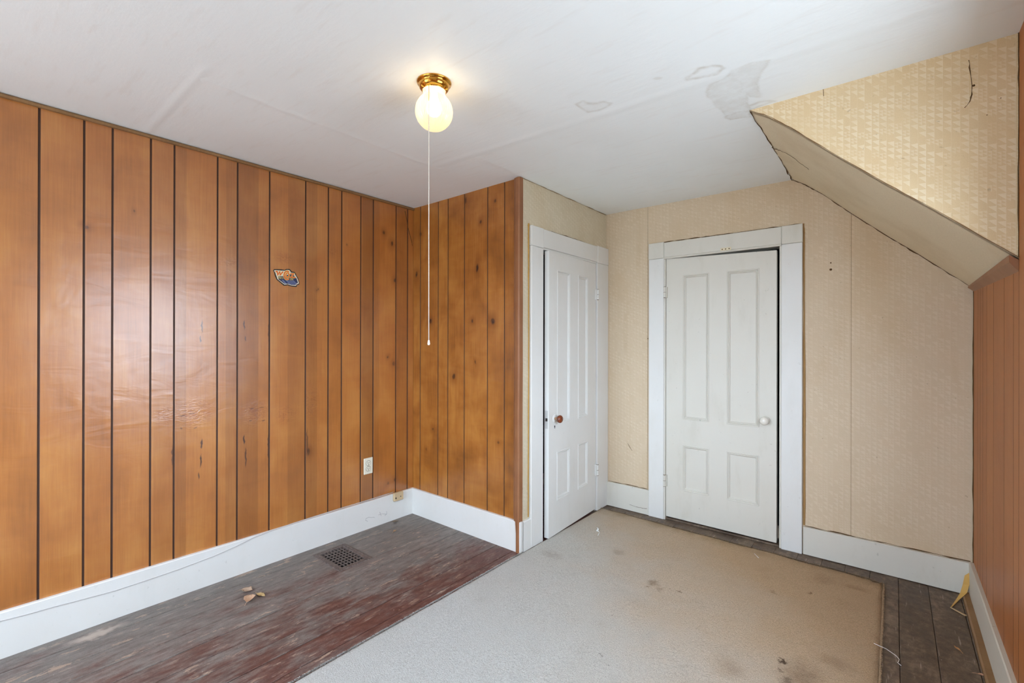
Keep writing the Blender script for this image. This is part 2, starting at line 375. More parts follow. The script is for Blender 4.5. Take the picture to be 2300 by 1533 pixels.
# ---- floorboards: worn maroon paint under grey dust
k = N('worn_floor_paint'); P = k.pos(); p = k.sep(P); R = k.rnd()
q = k.comb(p[0], p[1], k.math('MULTIPLY', R, 7.0))
lng = k.noise(k.vm('MULTIPLY', q, (46, 11.0, 1)), 1.0, 6, 0.75); pat = k.noise(k.vm('MULTIPLY', q, (7, 3.4, 0.15)), 1.0, 6, 0.70)
scr = k.noise(k.vm('MULTIPLY', q, (95, 5.0, 1)), 1.0, 4, 0.62); chip = k.noise(k.vm('MULTIPLY', q, (30, 9.0, 1)), 1.0, 6, 0.68)
fine = k.noise(P, 240, 3, 0.6)
dust = k.math('ADD', k.mr(p[0], -1.85, -2.75, 0.12, 0.62, False), k.math('MULTIPLY', k.mr(p[1], 1.35, 2.25), k.mr(p[0], -1.95, -2.3, 0, 0.25)))
dust = k.math('ADD', dust, k.math('MULTIPLY', k.math('SUBTRACT', pat, 0.5), 1.5))
dust = k.math('ADD', dust, k.math('MULTIPLY', k.math('SUBTRACT', lng, 0.5), 0.7))
right = k.mr(p[0], -1.5, -1.2)
base = k.ramp(k.mr(lng, 0.25, 0.75, 0, 1, False), [(0, srgb(74, 46, 40)), (0.5, srgb(104, 66, 57)), (1, srgb(128, 94, 84))])
brown = k.ramp(k.mr(k.math('ADD', k.math('MULTIPLY', pat, 0.55), k.math('MULTIPLY', k.noise(P, 26, 6, 0.75), 0.45)), 0.34, 0.66, 0, 1, False), [(0, srgb(70, 56, 46)), (0.5, srgb(110, 92, 76)), (1, srgb(160, 140, 118))])
backs = k.math('MAXIMUM', right, k.mr(p[1], 3.12, 3.2))
col = k.mix(backs, base, brown)
grey = k.ramp(k.mr(lng, 0.3, 0.7, 0, 1, False), [(0, srgb(110, 104, 99)), (1, srgb(146, 140, 133))])
col = k.mix(k.math('MULTIPLY', k.mr(dust, 0.02, 0.62, 0, .92), k.math('SUBTRACT', 1.0, k.math('MULTIPLY', backs, 0.85))), col, grey)
chipm = k.math('MULTIPLY', k.mr(chip, 0.585, 0.63), k.mr(pat, 0.40, 0.60, 0.25, 1.0))
col = k.mix(k.math('MULTIPLY', chipm, k.math('SUBTRACT', 0.75, k.math('MULTIPLY', backs, 0.6))), col, srgb(190, 164, 144))
col = k.mix(k.math('MULTIPLY', k.mr(scr, 0.64, 0.71), 0.6), col, srgb(196, 182, 170))
col = k.mix(k.mr(k.noise(P, 120, 2, 0.5), 0.73, 0.77, 0, .8), col, srgb(214, 204, 194))
col = k.mix(k.mr(fine, 0.3, 0.7, 0.0, 0.55), col, k.mix(1.0, col, (0.62, 0.60, 0.58, 1), 'MULTIPLY'))
bare = k.marks(k.vm('ADD', P, k.vm('MULTIPLY', k.vm('SUBTRACT', k.noise(P, 14, 3, 0.6, 0, True), (.5, .5, .5)), (.12, .12, 0))), [((-2.78, 0.43, 0), (.045, .12, BIG), .7)], 0.3)
col = k.mix(bare, col, srgb(196, 178, 164))
n = k.bump(k.math('ADD', lng, k.math('MULTIPLY', fine, 0.35)), 0.22, 0.004)
col = k.mix(k.mr(R, 0.0, 1.0, 0.0, 0.45, False), col, k.mix(1.0, col, (0.74, 0.72, 0.70, 1), 'MULTIPLY'))
k.pbsdf(col, k.mr(pat, 0.3, 0.7, 0.42, 0.68), 0.4, n); M_FLOOR = k.m
M_GAP = flat('floor_gap_dark', srgb(38, 30, 26), 0.9, 0.1)

# ---- carpet
k = N('worn_carpet'); P = k.pos(); p = k.sep(P)
n1 = k.noise(P, 1.7, 5, 0.6); n2 = k.noise(P, 6.5, 4, 0.6); fz = k.noise(P, 210, 3, 0.7); fz2 = k.noise(P, 70, 3, 0.6)
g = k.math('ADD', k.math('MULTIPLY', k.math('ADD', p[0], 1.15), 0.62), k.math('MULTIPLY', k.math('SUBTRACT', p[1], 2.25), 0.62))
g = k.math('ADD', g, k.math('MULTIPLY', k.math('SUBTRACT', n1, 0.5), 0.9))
col = k.ramp(k.mr(g, -0.75, 0.75, 0, 1, False), [(0.0, srgb(218, 217, 212)), (0.42, srgb(214, 207, 196)), (0.70, srgb(214, 192, 167)), (1.0, srgb(212, 180, 144))])  # pale-to-tan ramp: soil plus cool and warm light painted into the colour
col = k.mix(k.mr(n2, 0.52, 0.74, 0, 0.26), col, k.mix(1.0, col, (0.78, 0.76, 0.73, 1), 'MULTIPLY'))
wp = k.vm('ADD', P, k.vm('MULTIPLY', k.vm('SUBTRACT', k.noise(P, 22, 4, 0.65, 0, True), (.5, .5, .5)), (.10, .10, 0)))
def fl(px, py, rx, ry, st):
    c = un(px, py, 2, 0.012); return ((c[0], c[1], 0.012), (rx, ry, BIG), st)
col = k.mix(k.marks(wp, [fl(1468,1308,.05,.05,.55), fl(1482,1322,.03,.04,.35), fl(1528,1330,.018,.012,.5), fl(1850,1300,.10,.10,.22), fl(1640,1500,.07,.09,.3),
    fl(1820,1332,.012,.014,.8), fl(1735,1330,.03,.02,.4), fl(1240,1245,.10,.06,.25), fl(1390,1240,.06,.05,.25), fl(1455,1317,.012,.012,.8),
    fl(1800,1520,.11,.16,.45), fl(1880,1490,.09,.07,.3), fl(1920,1320,.09,.05,.3)], 0.1), col, srgb(132, 100, 68))
col = k.mix(k.marks(wp, [fl(1756,1482,.016,.034,.9), fl(1745,1505,.012,.02,.6), fl(1765,1528,.03,.03,.5), fl(1505,1324,.008,.006,.8), fl(1530,1332,.012,.008,.8),
    fl(1358,1469,.006,.008,.9), fl(1363,1495,.005,.006,.9), fl(1370,1384,.005,.005,.9), fl(1581,1462,.005,.006,.7), fl(1410,1356,.016,.006,.5)], 0.2), col, srgb(72, 50, 36))
ed = k.math('MULTIPLY', k.mr(p[1], 3.12, 3.27), k.mr(n2, 0.35, 0.6, 0.3, 1.0)); col = k.mix(k.math('MULTIPLY', ed, 0.5), col, srgb(148, 124, 84))
col = k.mix(k.mr(fz, 0.3, 0.65, 0.62, 0.0), col, k.mix(1.0, col, (0.60, 0.58, 0.56, 1), 'MULTIPLY'))
n = k.bump(k.math('ADD', fz, k.math('MULTIPLY', fz2, 0.6)), 0.9, 0.012)
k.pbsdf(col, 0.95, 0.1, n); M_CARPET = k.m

# ------------------------------------------------------------------ the setting
TH = 0.12
def struct(o, label, cat): return tag(o, label, cat, kind='structure')

# floor with planks
reg = (-2.770, -2.463, 1.430, 1.640)           # floor register opening
fl_o = struct(box('floor', XA-TH, XE+TH, YF-TH, YD+0.45, -0.10, -0.022, M_GAP), 'worn maroon painted plank floor under grey dust', 'floor')
seams_x = [-3.004, -2.872, -2.745, -2.605, -2.470, -2.338, -2.213, -2.105, -1.995, -1.862, -1.735, -1.605, -1.475, -1.35, -1.222, -1.09, -0.965, -0.84, -0.71, -0.585,
           -0.46, -0.335, -0.22, -0.105, 0.020, 0.144, 0.270, 0.395]
rr = random.Random(3)
for a, b in zip(seams_x[:-1], seams_x[1:]):
    b_ = MB(); g = 0.0022 if a < -1.7 else (0.0009 if a > -0.12 else 0.0003); x0, x1 = a+g, b-g; dz = rr.uniform(-0.0012, 0.0004)
    def seg(xa, xb, ya_, yb_):
        b_.add([(xa, ya_, -0.02), (xb, ya_, -0.02), (xb, yb_, -0.02), (xa, yb_, -0.02),
                (xa, ya_, dz-0.0015), (xb, ya_, dz-0.0015), (xb, yb_, dz-0.0015), (xa, yb_, dz-0.0015),
                (xa+.002, ya_+.001, dz), (xb-.002, ya_+.001, dz), (xb-.002, yb_-.001, dz), (xa+.002, yb_-.001, dz)],
               [(0,1,5,4), (1,2,6,5), (2,3,7,6), (3,0,4,7), (4,5,9,8), (5,6,10,9), (6,7,11,10), (7,4,8,11), (8,9,10,11)])
    if x1 > reg[0] and x0 < reg[1]:
        seg(x0, x1, YF, reg[2]); seg(x0, x1, reg[3], YD+0.4)
        if x0 < reg[0]-0.002: seg(x0, reg[0], reg[2], reg[3])
        if x1 > reg[1]+0.002: seg(reg[1], x1, reg[2], reg[3])
    else: seg(x0, x1, YF, YD+0.4)
    b_.build('floor_plank', M_FLOOR, fl_o)

# ceiling: fine grid where the water stains are
def poly_px(lst, ox, oy, sc): return [un(ox+x/sc, oy+y/sc, 2, H).to_2d() for x, y in lst]
Z8 = (1230, 100, 4.34)
stains = [
 (poly_px([(280,580),(340,545),(400,565),(470,570),(560,555),(625,565),(570,610),(480,645),(390,655),(340,630),(300,600)], *Z8), .50, .16),
 (poly_px([(1360,325),(1490,230),(1600,212),(1690,215),(1730,235),(1640,290),(1560,315),(1450,338),(1380,345)], *Z8), .62, .0),
 (poly_px([(1550,460),(1600,390),(1690,350),(1760,300),(1790,260),(1900,220),(2030,180),(2145,165),(2130,220),(2060,300),(2030,380),(2040,430),(2085,480),(2060,515),
           (1980,510),(1945,470),(1940,530),(1960,600),(1980,650),(1960,700),(1900,710),(1770,735),(1735,710),(1750,680),(1680,630),(1640,590),(1580,520)], *Z8), .42, .34),
 (poly_px([(1735,715),(1760,690),(1850,665),(1960,650),(1975,705),(1900,712),(1780,735)], *Z8), .6, .05),
 (poly_px([(1570,450),(1700,370),(1830,330),(1900,380),(1940,470),(1930,560),(1800,580),(1660,570)], *Z8), .25, .30),
 (poly_px([(1950,600),(2060,560),(2150,555),(2200,560),(2060,600),(1990,640)], *Z8), .5, .1),
 (poly_px([(1040,330),(1070,320),(1115,320),(1110,330),(1050,340)], *Z8), .3, .3),
]
def seg_d(p, a, b):
    ab = b-a; t = max(0, min(1, (p-a).dot(ab)/max(ab.length_squared, 1e-12))); return (p-(a+ab*t)).length
def inside(p, poly):
    c = False; j = len(poly)-1
    for i in range(len(poly)):
        if (poly[i].y > p.y) != (poly[j].y > p.y) and p.x < (poly[j].x-poly[i].x)*(p.y-poly[i].y)/(poly[j].y-poly[i].y)+poly[i].x: c = not c
        j = i
    return c
allp = [q for s_ in stains for q in s_[0]]
fx0, fx1 = min(q.x for q in allp)-.03, max(q.x for q in allp)+.03; fy0, fy1 = min(q.y for q in allp)-.03, max(q.y for q in allp)+.03
def axis(lo, hi, f0, f1, fine, n):
    a = [lo+(f0-lo)*i/n for i in range(n)]; m_ = int((f1-f0)/fine); a += [f0+(f1-f0)*i/m_ for i in range(m_)]
    return a + [f1+(hi-f1)*i/n for i in range(n+1)]
gx = axis(XA-TH, XE+TH, fx0, fx1, 0.006, 14); gy = axis(YF-TH, YD+0.45, fy0, fy1, 0.006, 14)
vs, sv = [], []
boxes = [(min(q.x for q in s_[0])-.02, max(q.x for q in s_[0])+.02, min(q.y for q in s_[0])-.02, max(q.y for q in s_[0])+.02) for s_ in stains]
for y in gy:
    for x in gx:
        vs.append((x, y, H+0.006*mnoise.noise(Vector((x*0.9, y*0.9, 0)))*(1 if XA+.1 < x < XE-.1 else 0)))
        a = 0.0
        if fx0 <= x <= fx1 and fy0 <= y <= fy1:
            jx = Vector((x, y)) + Vector((mnoise.noise(Vector((x*18, y*18, 1))), mnoise.noise(Vector((x*18, y*18, 9)))))*0.010
            for (poly, rim, fill), bb in zip(stains, boxes):
                if bb[0] < x < bb[1] and bb[2] < y < bb[3]:
                    d = min(seg_d(jx, poly[i-1], poly[i]) for i in range(len(poly))); ins = inside(jx, poly)
                    wd = 0.006 if not ins else 0.010
                    a = max(a, rim*math.exp(-(d/wd)**2), fill*(1 if ins else 0)*(0.5+0.5*math.exp(-d/0.03)))
        sv.append(a)
nx = len(gx)
fs = [(j*nx+i, (j+1)*nx+i, (j+1)*nx+i+1, j*nx+i+1) for j in range(len(gy)-1) for i in range(nx-1)]
ceil = obj('ceiling', vs, fs, M_CEIL, None, True)
ceil.data.attributes.new('stain', 'FLOAT', 'POINT').data.foreach_set('value', sv)
struct(ceil, 'off-white plaster ceiling with brown water stain rings', 'ceiling')
struct(box('trim_9', XA-TH, XE+TH, YF-TH, YD+0.45, H+0.03, H+0.10, M_PAINT), 'plain deck above the ceiling', 'deck')

# ---- wall_left (A) with veneer boards
wl = struct(box('wall_left', XA-TH, XA-0.004, YF-TH, YD+0.45, -0.02, H+0.03, M_GROOVE), 'long wall of orange-brown grooved wood panelling', 'wall')
gA = [ya(x) for x in (87, 188, 252, 338, 391, 488, 533, 605, 686, 737, 767, 810, 838, 889, 915)]
left = []; yy = gA[0]
for wdt in (.16, .10, .14, .19, .11, .15, .20, .12, .17, .10, .14, .2):
    yy -= wdt
    if yy > YF+0.03: left.append(yy)
edges = [YF] + left[::-1] + gA + [YB+0.004]
def board_x(name, x, y0_, y1_, z0_, z1_, sgn, gap, dep, mat, parent):
    """board facing +-x, chamfered long edges"""
    c = 0.0016; b_ = MB(); xb = x-sgn*dep; xf = x
    b_.add([(xb, y0_+gap, z0_), (xf-sgn*c, y0_+gap, z0_), (xf, y0_+gap+c, z0_), (xf, y1_-gap-c, z0_), (xf-sgn*c, y1_-gap, z0_), (xb, y1_-gap, z0_),
            (xb, y0_+gap, z1_), (xf-sgn*c, y0_+gap, z1_), (xf, y0_+gap+c, z1_), (xf, y1_-gap-c, z1_), (xf-sgn*c, y1_-gap, z1_), (xb, y1_-gap, z1_)],
           [(0,1,7,6), (1,2,8,7), (2,3,9,8), (3,4,10,9), (4,5,11,10), (5,0,6,11), (0,5,4,3,2,1), (6,7,8,9,10,11)])
    return groove_sides(b_.build(name, mat, parent))
for a, b in zip(edges[:-1], edges[1:]):
    board_x('panel_board', XA, a, b, 0.10, H-0.002, 1, 0.0028, 0.004, MW_A, wl)

# ---- wall_return (B): knotty boards
wr = struct(box('wall_return', XA-TH, XC-0.004, YB+0.004, YB+0.09, -0.02, H+0.03, M_GROOVE), 'short return wall of dark knotty wood panelling', 'wall')
gB = [un(x, 750, 1, YB)[0] for x in (944, 984, 1006, 1043, 1095, 1133)]
def board_y(name, y, x0_, x1_, z0_, z1_, sgn, gap, dep, mat, parent):
    c = 0.0016; b_ = MB(); yb = y-sgn*dep; yf = y
    b_.add([(x0_+gap, yb, z0_), (x0_+gap, yf-sgn*c, z0_), (x0_+gap+c, yf, z0_), (x1_-gap-c, yf, z0_), (x1_-gap, yf-sgn*c, z0_), (x1_-gap, yb, z0_),
            (x0_+gap, yb, z1_), (x0_+gap, yf-sgn*c, z1_), (x0_+gap+c, yf, z1_), (x1_-gap-c, yf, z1_), (x1_-gap, yf-sgn*c, z1_), (x1_-gap, yb, z1_)],
           [(0,1,7,6), (1,2,8,7), (2,3,9,8), (3,4,10,9), (4,5,11,10), (5,0,6,11), (0,5,4,3,2,1), (6,7,8,9,10,11)])
    return groove_sides(b_.build(name, mat, parent))
eB = [XA-0.002] + gB + [XC]
for a, b in zip(eB[:-1], eB[1:]):
    board_y('panel_board', YB, a, b, 0.10, H+0.001, -1, 0.0020, 0.004, MW_B, wr)

# ---- wall_closet (C), opening for the closet door
DC0, DC1, DCT = 2.504, 3.222, 1.945
b_ = MB()
b_.box(XC-0.10, XC, YB+0.006, DC0, -0.02, H+0.03); b_.box(XC-0.10, XC, DC1, YD+0.02, -0.02, H+0.03); b_.box(XC-0.10, XC, DC0, DC1, DCT, H+0.03)
wc = struct(b_.build('wall_closet', M_WPC), 'cream wallpapered closet wall around the ajar white door', 'wall')

# ---- wall_back (D)
DD0, DD1, DDT = -1.331, -0.561, 1.955
b_ = MB()
b_.box(XC-0.02, DD0, YD, YD+0.12, -0.02, H+0.03); b_.box(DD1, XE+TH, YD, YD+0.12, -0.02, H+0.03); b_.box(DD0, DD1, YD, YD+0.12, DDT, H+0.03)
wb = struct(b_.build('wall_back', M_WPD), 'tan wallpapered wall holding the closed white panel door', 'wall')
struct(box('wall_hall', XA-TH, XE+TH, YD+0.40, YD+0.50, -0.02, H+0.05, M_BLACK), 'hall wall behind the door, painted black for the unlit hall', 'wall')  # black wall colour stands in for the darkness of the hall
b_ = MB()
for x in (-1.462, -0.197):     # paper seams
    b_.ribbon([(x, YD, 0.16), (x, YD, 1.0), (x, YD, 2.09 if x > -1 else H)], 0.0022, (0, -1, 0), 0, 0.0008)
b_.build('paper_seam', flat('seam_brown', srgb(150, 126, 96), 0.8), wb)
b_ = MB()
def Dp(x, y): return un(x, y, 1, YD-0.0005)
b_.ribbon([Dp(1410, 995), Dp(1414, 1003), Dp(1420, 1012)], 0.004, (0, -1, 0), .4)
for x, y, r in ((1866, 605, .007), (1866, 590, .004), (1455, 760, .004)):
    c = Dp(x, y); b_.lathe([(0.0001, -0.001), (r*.7, -0.001), (r, 0)], c, 10, 'y')
b_.build('nail_hole', M_CRACK, wb)

# ---- wall_right (E) with dormer window opening
b_ = MB(); y0, y1, z0, z1 = WIN_E; xa, xb = XE+0.004, XE+TH
b_.box(xa, xb, YF-TH, y0, -0.02, H+0.03); b_.box(xa, xb, y1, YD+0.02, -0.02, H+0.03); b_.box(xa, xb, y0, y1, -0.02, z0); b_.box(xa, xb, y0, y1, z1, H+0.03)
we = struct(b_.build('wall_right', M_GROOVE), 'reddish brown narrow grooved panelling below the slope', 'wall')
gE = [3.395, 3.25, 3.165, 3.083, 2.962, 2.781, 2.537, 2.359, 2.269, 2.13]
eE = [y1+0.07] + gE[::-1] + [YD]
for a, b in zip(eE[:-1], eE[1:]):
    board_x('panel_board', XE, a, b, 0.10, (H if a < YQ-.02 else 1.60), -1, 0.0014, 0.004, MW_E, we)
yy = YF; i = 0
while yy < y0-0.08:
    b = min(yy+(.09, .14, .2, .11, .17)[i % 5], y0-0.07); i += 1
    board_x('panel_board', XE, yy, b, 0.10, (H if yy > YQ2 else 1.60), -1, 0.0014, 0.004, MW_E, we); yy = b
for za, zb in ((0.10, z0-0.07), (z1+0.07, H)):
    yy = y0-0.07
    while yy < y1+0.065:
        b = min(yy+(.13, .19, .1, .16)[i % 4], y1+0.07); i += 1
        board_x('panel_board', XE, yy, b, za, zb, -1, 0.0014, 0.004, MW_E, we); yy = b

# ---- wall_front (behind the camera) with two windows added for fill light
b_ = MB(); xs = sorted(WIN_F); x = XA-TH
for x0, x1, z0, z1 in xs:
    b_.box(x, x0, YF-TH, YF, -0.02, H+0.03); b_.box(x0, x1, YF-TH, YF, -0.02, z0); b_.box(x0, x1, YF-TH, YF, z1, H+0.03); x = x1
b_.box(x, XE+TH, YF-TH, YF, -0.02, H+0.03)
struct(b_.build('wall_front', M_WPD), 'tan wallpapered wall with two windows added for fill light behind the viewpoint', 'wall')

# ---- windows
k = N('window_glass'); tr = k.node('ShaderNodeBsdfTransparent'); gl = k.node('ShaderNodeBsdfGlossy'); gl.inputs['Roughness'].default_value = 0.02
mixs = k.node('ShaderNodeMixShader'); mixs.inputs[0].default_value = 0.05
k.t.links.new(tr.outputs[0], mixs.inputs[1]); k.t.links.new(gl.outputs[0], mixs.inputs[2]); k.t.links.new(mixs.outputs[0], k.out.inputs[0]); M_GLASS = k.m
def window(n, ax, c, a0, a1, z0, z1, sgn, label):
    """ax: normal axis; c: wall face; sgn: direction to the room"""
    root = empty('window_%d' % n, ((c, (a0+a1)/2, z0) if ax == 'x' else ((a0+a1)/2, c, z0))); struct(root, label, 'window')
    def bx(name, p0, p1, q0, q1, d0, d1, mat, bev=0.003):
        d0, d1 = sorted((c+sgn*d0, c+sgn*d1))
        o = box(name, d0, d1, p0, p1, q0, q1, mat, None, bev) if ax == 'x' else box(name, p0, p1, d0, d1, q0, q1, mat, None, bev)
        o.parent = root; o.matrix_parent_inverse = Matrix.Translation(-root.location); return o
    w_ = 0.075
    bx('casing', a0-w_, a0, z0-w_, z1+w_, 0.0, 0.02, M_PAINTD); bx('casing', a1, a1+w_, z0-w_, z1+w_, 0.0, 0.02, M_PAINTD)
    bx('casing', a0, a1, z1, z1+w_, 0.0, 0.02, M_PAINTD); bx('sill', a0-0.075, a1+0.075, z0-0.03, z0, 0.0, 0.026, M_PAINTD); bx('apron', a0-w_, a1+w_, z0-w_-.02, z0-.03, 0.0, 0.018, M_PAINTD)
    zm = (z0+z1)/2
    for q0, q1, d in ((z0, zm+0.015, -0.045), (zm-0.015, z1, -0.075)):
        s_ = bx('sash', a0, a0+0.04, q0, q1, d-0.03, d, M_PAINTD)
        for p0, p1, r0, r1 in ((a1-0.04, a1, q0, q1), (a0+0.04, a1-0.04, q0, q0+0.045), (a0+0.04, a1-0.04, q1-0.04, q1)):
            bx('sash', p0, p1, r0, r1, d-0.03, d, M_PAINTD)
        bx('pane', a0+0.04, a1-0.04, q0+0.045, q1-0.04, d-0.018, d-0.014, M_GLASS, 0.0)
window(1, 'x', XE, *WIN_E, -1, 'white sash window in the dormer')
window(2, 'y', YF, *WIN_F[0], 1, 'unseen white sash window added for fill light in the rear wall beside the long panelled wall')  # both rear windows are unseen, added to fill the room with light
window(3, 'y', YF, *WIN_F[1], 1, 'unseen white sash window added for fill light in the rear wall near the sloped ceiling')

# ---- sloped ceiling and dormer cheeks
prof = [(-0.500, H), (-0.43, 2.314), (-0.34, 2.236), (-0.20, 2.096), (-0.02, 1.925), (0.105, 1.813), (XE+0.002, 1.606)]
def slope(name, ya_, yb_, label):
    n = 14; vs = []; fs = []
    for j in range(n+1):
        y = ya_+(yb_-ya_)*j/n
        for x, z in prof: vs.append((x, y, z))
    kx = len(prof); base = len(vs)
    for j in range(n):
        for i in range(kx-1): fs.append((j*kx+i, (j+1)*kx+i, (j+1)*kx+i+1, j*kx+i+1))
    for j in range(n+1):
        y = ya_+(yb_-ya_)*j/n
        for x, z in prof: vs.append((x+0.02, y, z+0.03))
    for j in range(n):
        for i in range(kx-1): fs.append((base+j*kx+i, base+j*kx+i+1, base+(j+1)*kx+i+1, base+(j+1)*kx+i))
    for j in (0, n):
        for i in range(kx-1): fs.append((j*kx+i, j*kx+i+1, base+j*kx+i+1, base+j*kx+i))
    return struct(obj(name, vs, fs, M_SLOPE), label, 'ceiling')
sl = slope('wall_slope', YQ+0.001, YD+0.01, 'sloped ceiling strip covered in plain woven paper with torn edges')
slope('wall_slope', YF, YQ2-0.001, 'sloped ceiling strip near the rear wall')
def cheek(name, ya_, yb_, label):
    pts = prof + [(XE+0.002, H+0.01), (-0.500, H+0.01)]
    b_ = MB(); n = len(pts)
    b_.add([(x, ya_, z) for x, z in pts] + [(x, yb_, z) for x, z in pts],
           [tuple(range(n)), tuple(range(2*n-1, n-1, -1))] + [(i, (i+1) % n, n+(i+1) % n, n+i) for i in range(n)])
    return struct(b_.build(name, M_WPQ), label, 'wall')
ck = cheek('wall_cheek', YQ, YQ+0.03, 'bright triangular dormer cheek in cream triangle-patterned wallpaper')
cheek('wall_cheek', YQ2-0.03, YQ2, 'dormer cheek beside the rear sloped strip')

# torn paper, cracks
b_ = MB()
Y1 = YQ+0.004
pts = [(x, YQ-0.001, z+0.002) for x, z in prof]; b_.ribbon(jag(pts, 5, 0.0012, 1), 0.0024, (0, -1, 0), .6)
b_.build('crack', flat('crack_tan', srgb(126, 94, 62), .9, .1), ck)
b_ = MB()
pts = [(x, YD-0.002, z-0.002) for x, z in prof]; b_.ribbon(jag(pts, 7, 0.002, 2), 0.0042, (0, -1, 0.3), .8)
pts = [(-0.498, YQ+0.005, H-0.003), (-0.495, 2.7, H-0.005), (-0.497, 2.79, H-0.004), (-0.497, 3.1, H-0.005), (-0.502, YD, H-0.006)]
b_.ribbon(jag(pts, 8, 0.003, 3), 0.006, (-0.5, 0, -1), .7)
def slz(x):
    for (xa_, za_), (xb_, zb_) in zip(prof[:-1], prof[1:]):
        if xa_ <= x <= xb_: return za_+(zb_-za_)*(x-xa_)/(xb_-xa_)
    return prof[-1][1]
pts = [(-0.497, 2.78, H-0.006), (-0.462, 2.772, slz(-.462)-.003), (-0.42, 2.80, slz(-.42)-.003), (-0.38, 2.86, slz(-.38)-.003), (-0.35, 2.9, slz(-.35)-.003)]
b_.ribbon(jag(pts, 4, 0.002, 4), [0.006]*5+[0.003]*6+[0.0015]*6, (-0.6, 0, -0.7), .5)
b_.build('crack', M_CRACK, sl)
b_ = MB()
def Qp(x, y): return un(x, y, 1, YQ-0.0006)
b_.ribbon(jag([Qp(2176, 135), Qp(2179, 160), Qp(2183, 190), Qp(2183, 212), Qp(2178, 228), Qp(2166, 242)], 3, 0.001, 5), 0.0024, (0, -1, 0), .7)
for x, y, r in ((2187, 192, .004), (2217, 258, .0015), (2248, 220, .0015)):
    b_.lathe([(0.0001, -0.001), (r*.7, -0.001), (r, 0)], Qp(x, y), 10, 'y')
b_.ribbon([Qp(1849, 198), Qp(1850, 216)], 0.0016, (0, -1, 0))
b_.build('crack', M_CRACK, ck)
# dark corner line of the cheek on the panelled wall and lower right corner
b_ = MB(); b_.ribbon(jag([(XE-0.001, YD-0.004, 0.17), (XE-0.001, YD-0.004, 1.60)], 30, 0.001, 6), 0.006, (-1, -1, 0), .4); b_.build('corner_gap', M_CRACK, wb)
b_ = MB(); b_.ribbon(jag([(XE-0.001, YQ-0.002, 1.61), (XE-0.001, YQ-0.002, H)], 20, 0.001, 8), 0.003, (-1, -1, 0), .4); b_.build('corner_gap', M_CRACK, ck)
b_ = MB(); b_.ribbon(jag([(XC+0.002, YB+.02, H-0.001), (XC+0.002, YD-.01, H-0.001)], 20, 0.002, 10), 0.003, (1, 0, -1), .9)
b_.build('crack', flat('paper_edge', srgb(140, 116, 84), .9), wc)
# wood strip where the slope meets the panelled knee wall
b_ = MB(); n = 10; vs = []
for j in range(n+1):
    y = YD-0.004+(YQ-YD+0.006)*j/n; t = j/n; h_ = 0.010+0.030*t
    zt = 1.602
    vs += [(XE, y, zt), (XE-0.022, y, zt+0.018), (XE-0.022, y, zt+0.016-h_*0.55), (XE, y, zt-h_)]
b_.add(vs, [(j*4+i, j*4+(i+1) % 4, j*4+4+(i+1) % 4, j*4+4+i) for j in range(n) for i in range(4)] + [(0, 1, 2, 3), (n*4+3, n*4+2, n*4+1, n*4)])
struct(b_.build('trim_1', MW_T), 'brown wood strip between sloped ceiling and knee wall panelling', 'trim')

# ---- mouldings, post, baseboards
def long_x(name, x0, x1, y0, y1, z0, z1, mat, parent=None, seed=0, n=24, amp=0.0012, b=0.004, sgn=1):
    """board along y, slightly uneven, eased top front edge; front faces sgn*x"""
    xf, xb = (x1, x0) if sgn > 0 else (x0, x1); vs = []
    for j in range(n+1):
        y = y0+(y1-y0)*j/n; q = mnoise.noise(Vector((y*5, seed*3.1, 0)))*amp; r = mnoise.noise(Vector((y*3, seed*7.7, 5)))*amp
        vs += [(xb, y, z0), (xf+q, y, z0), (xf+q, y, z1-b+r), (xf-sgn*b+q, y, z1+r), (xb, y, z1+r)]
    b_ = MB(); b_.add(vs, [(j*5+i, j*5+(i+1) % 5, j*5+5+(i+1) % 5, j*5+5+i) for j in range(n) for i in range(5)] + [(0,1,2,3,4), tuple(n*5+i for i in range(5))])
    return b_.build(name, mat, parent)
def long_y(name, x0, x1, y0, y1, z0, z1, mat, parent=None, seed=0, n=24, amp=0.0012, b=0.004, z0b=None):
    """board along x facing -y"""
    yf, yb = y0, y1; vs = []
    for j in range(n+1):
        x = x0+(x1-x0)*j/n; q = mnoise.noise(Vector((x*5, seed*3.1, 0)))*amp; r = mnoise.noise(Vector((x*3, seed*7.7, 5)))*amp
        vs += [(x, yb, z0), (x, yf+q, z0), (x, yf+q, z1-b+r), (x, yf+b+q, z1+r), (x, yb, z1+r)]
    b_ = MB(); b_.add(vs, [(j*5+i, j*5+(i+1) % 5, j*5+5+(i+1) % 5, j*5+5+i) for j in range(n) for i in range(5)] + [(0,1,2,3,4), tuple(n*5+i for i in range(5))])
    return b_.build(name, mat, parent)
BT = 0.020
struct(long_x('baseboard_left', XA, XA+BT, YF, YB-BT, 0.0, 0.193, M_PAINT, None, 1, 60), 'tall white baseboard along the long panelled wall', 'baseboard')
struct(long_y('baseboard_return', XA, XC+0.018, YB-BT, YB, 0.0, 0.193, M_PAINT, None, 2), 'tall white baseboard under the knotty return wall', 'baseboard')
struct(long_x('baseboard_closet', XC, XC+0.018, YB+0.01, 2.374, 0.0, 0.190, M_PAINT, None, 3, 6), 'short white baseboard beside the closet door casing', 'baseboard')
bb = struct(long_y('baseboard_back', XC+0.02, -1.444, YD-BT, YD, 0.004, 0.192, M_PAINTD, None, 4, 8), 'short cracked white baseboard between the two doors', 'baseboard')
b_ = MB(); b_.ribbon(jag([(-1.60, YD-BT-.001, .050), (-1.52, YD-BT-.001, .044), (-1.456, YD-BT-.001, .052)], 5, .0015, 11), .002, (0, -1, 0), .5); b_.build('crack', M_CRACK, bb)
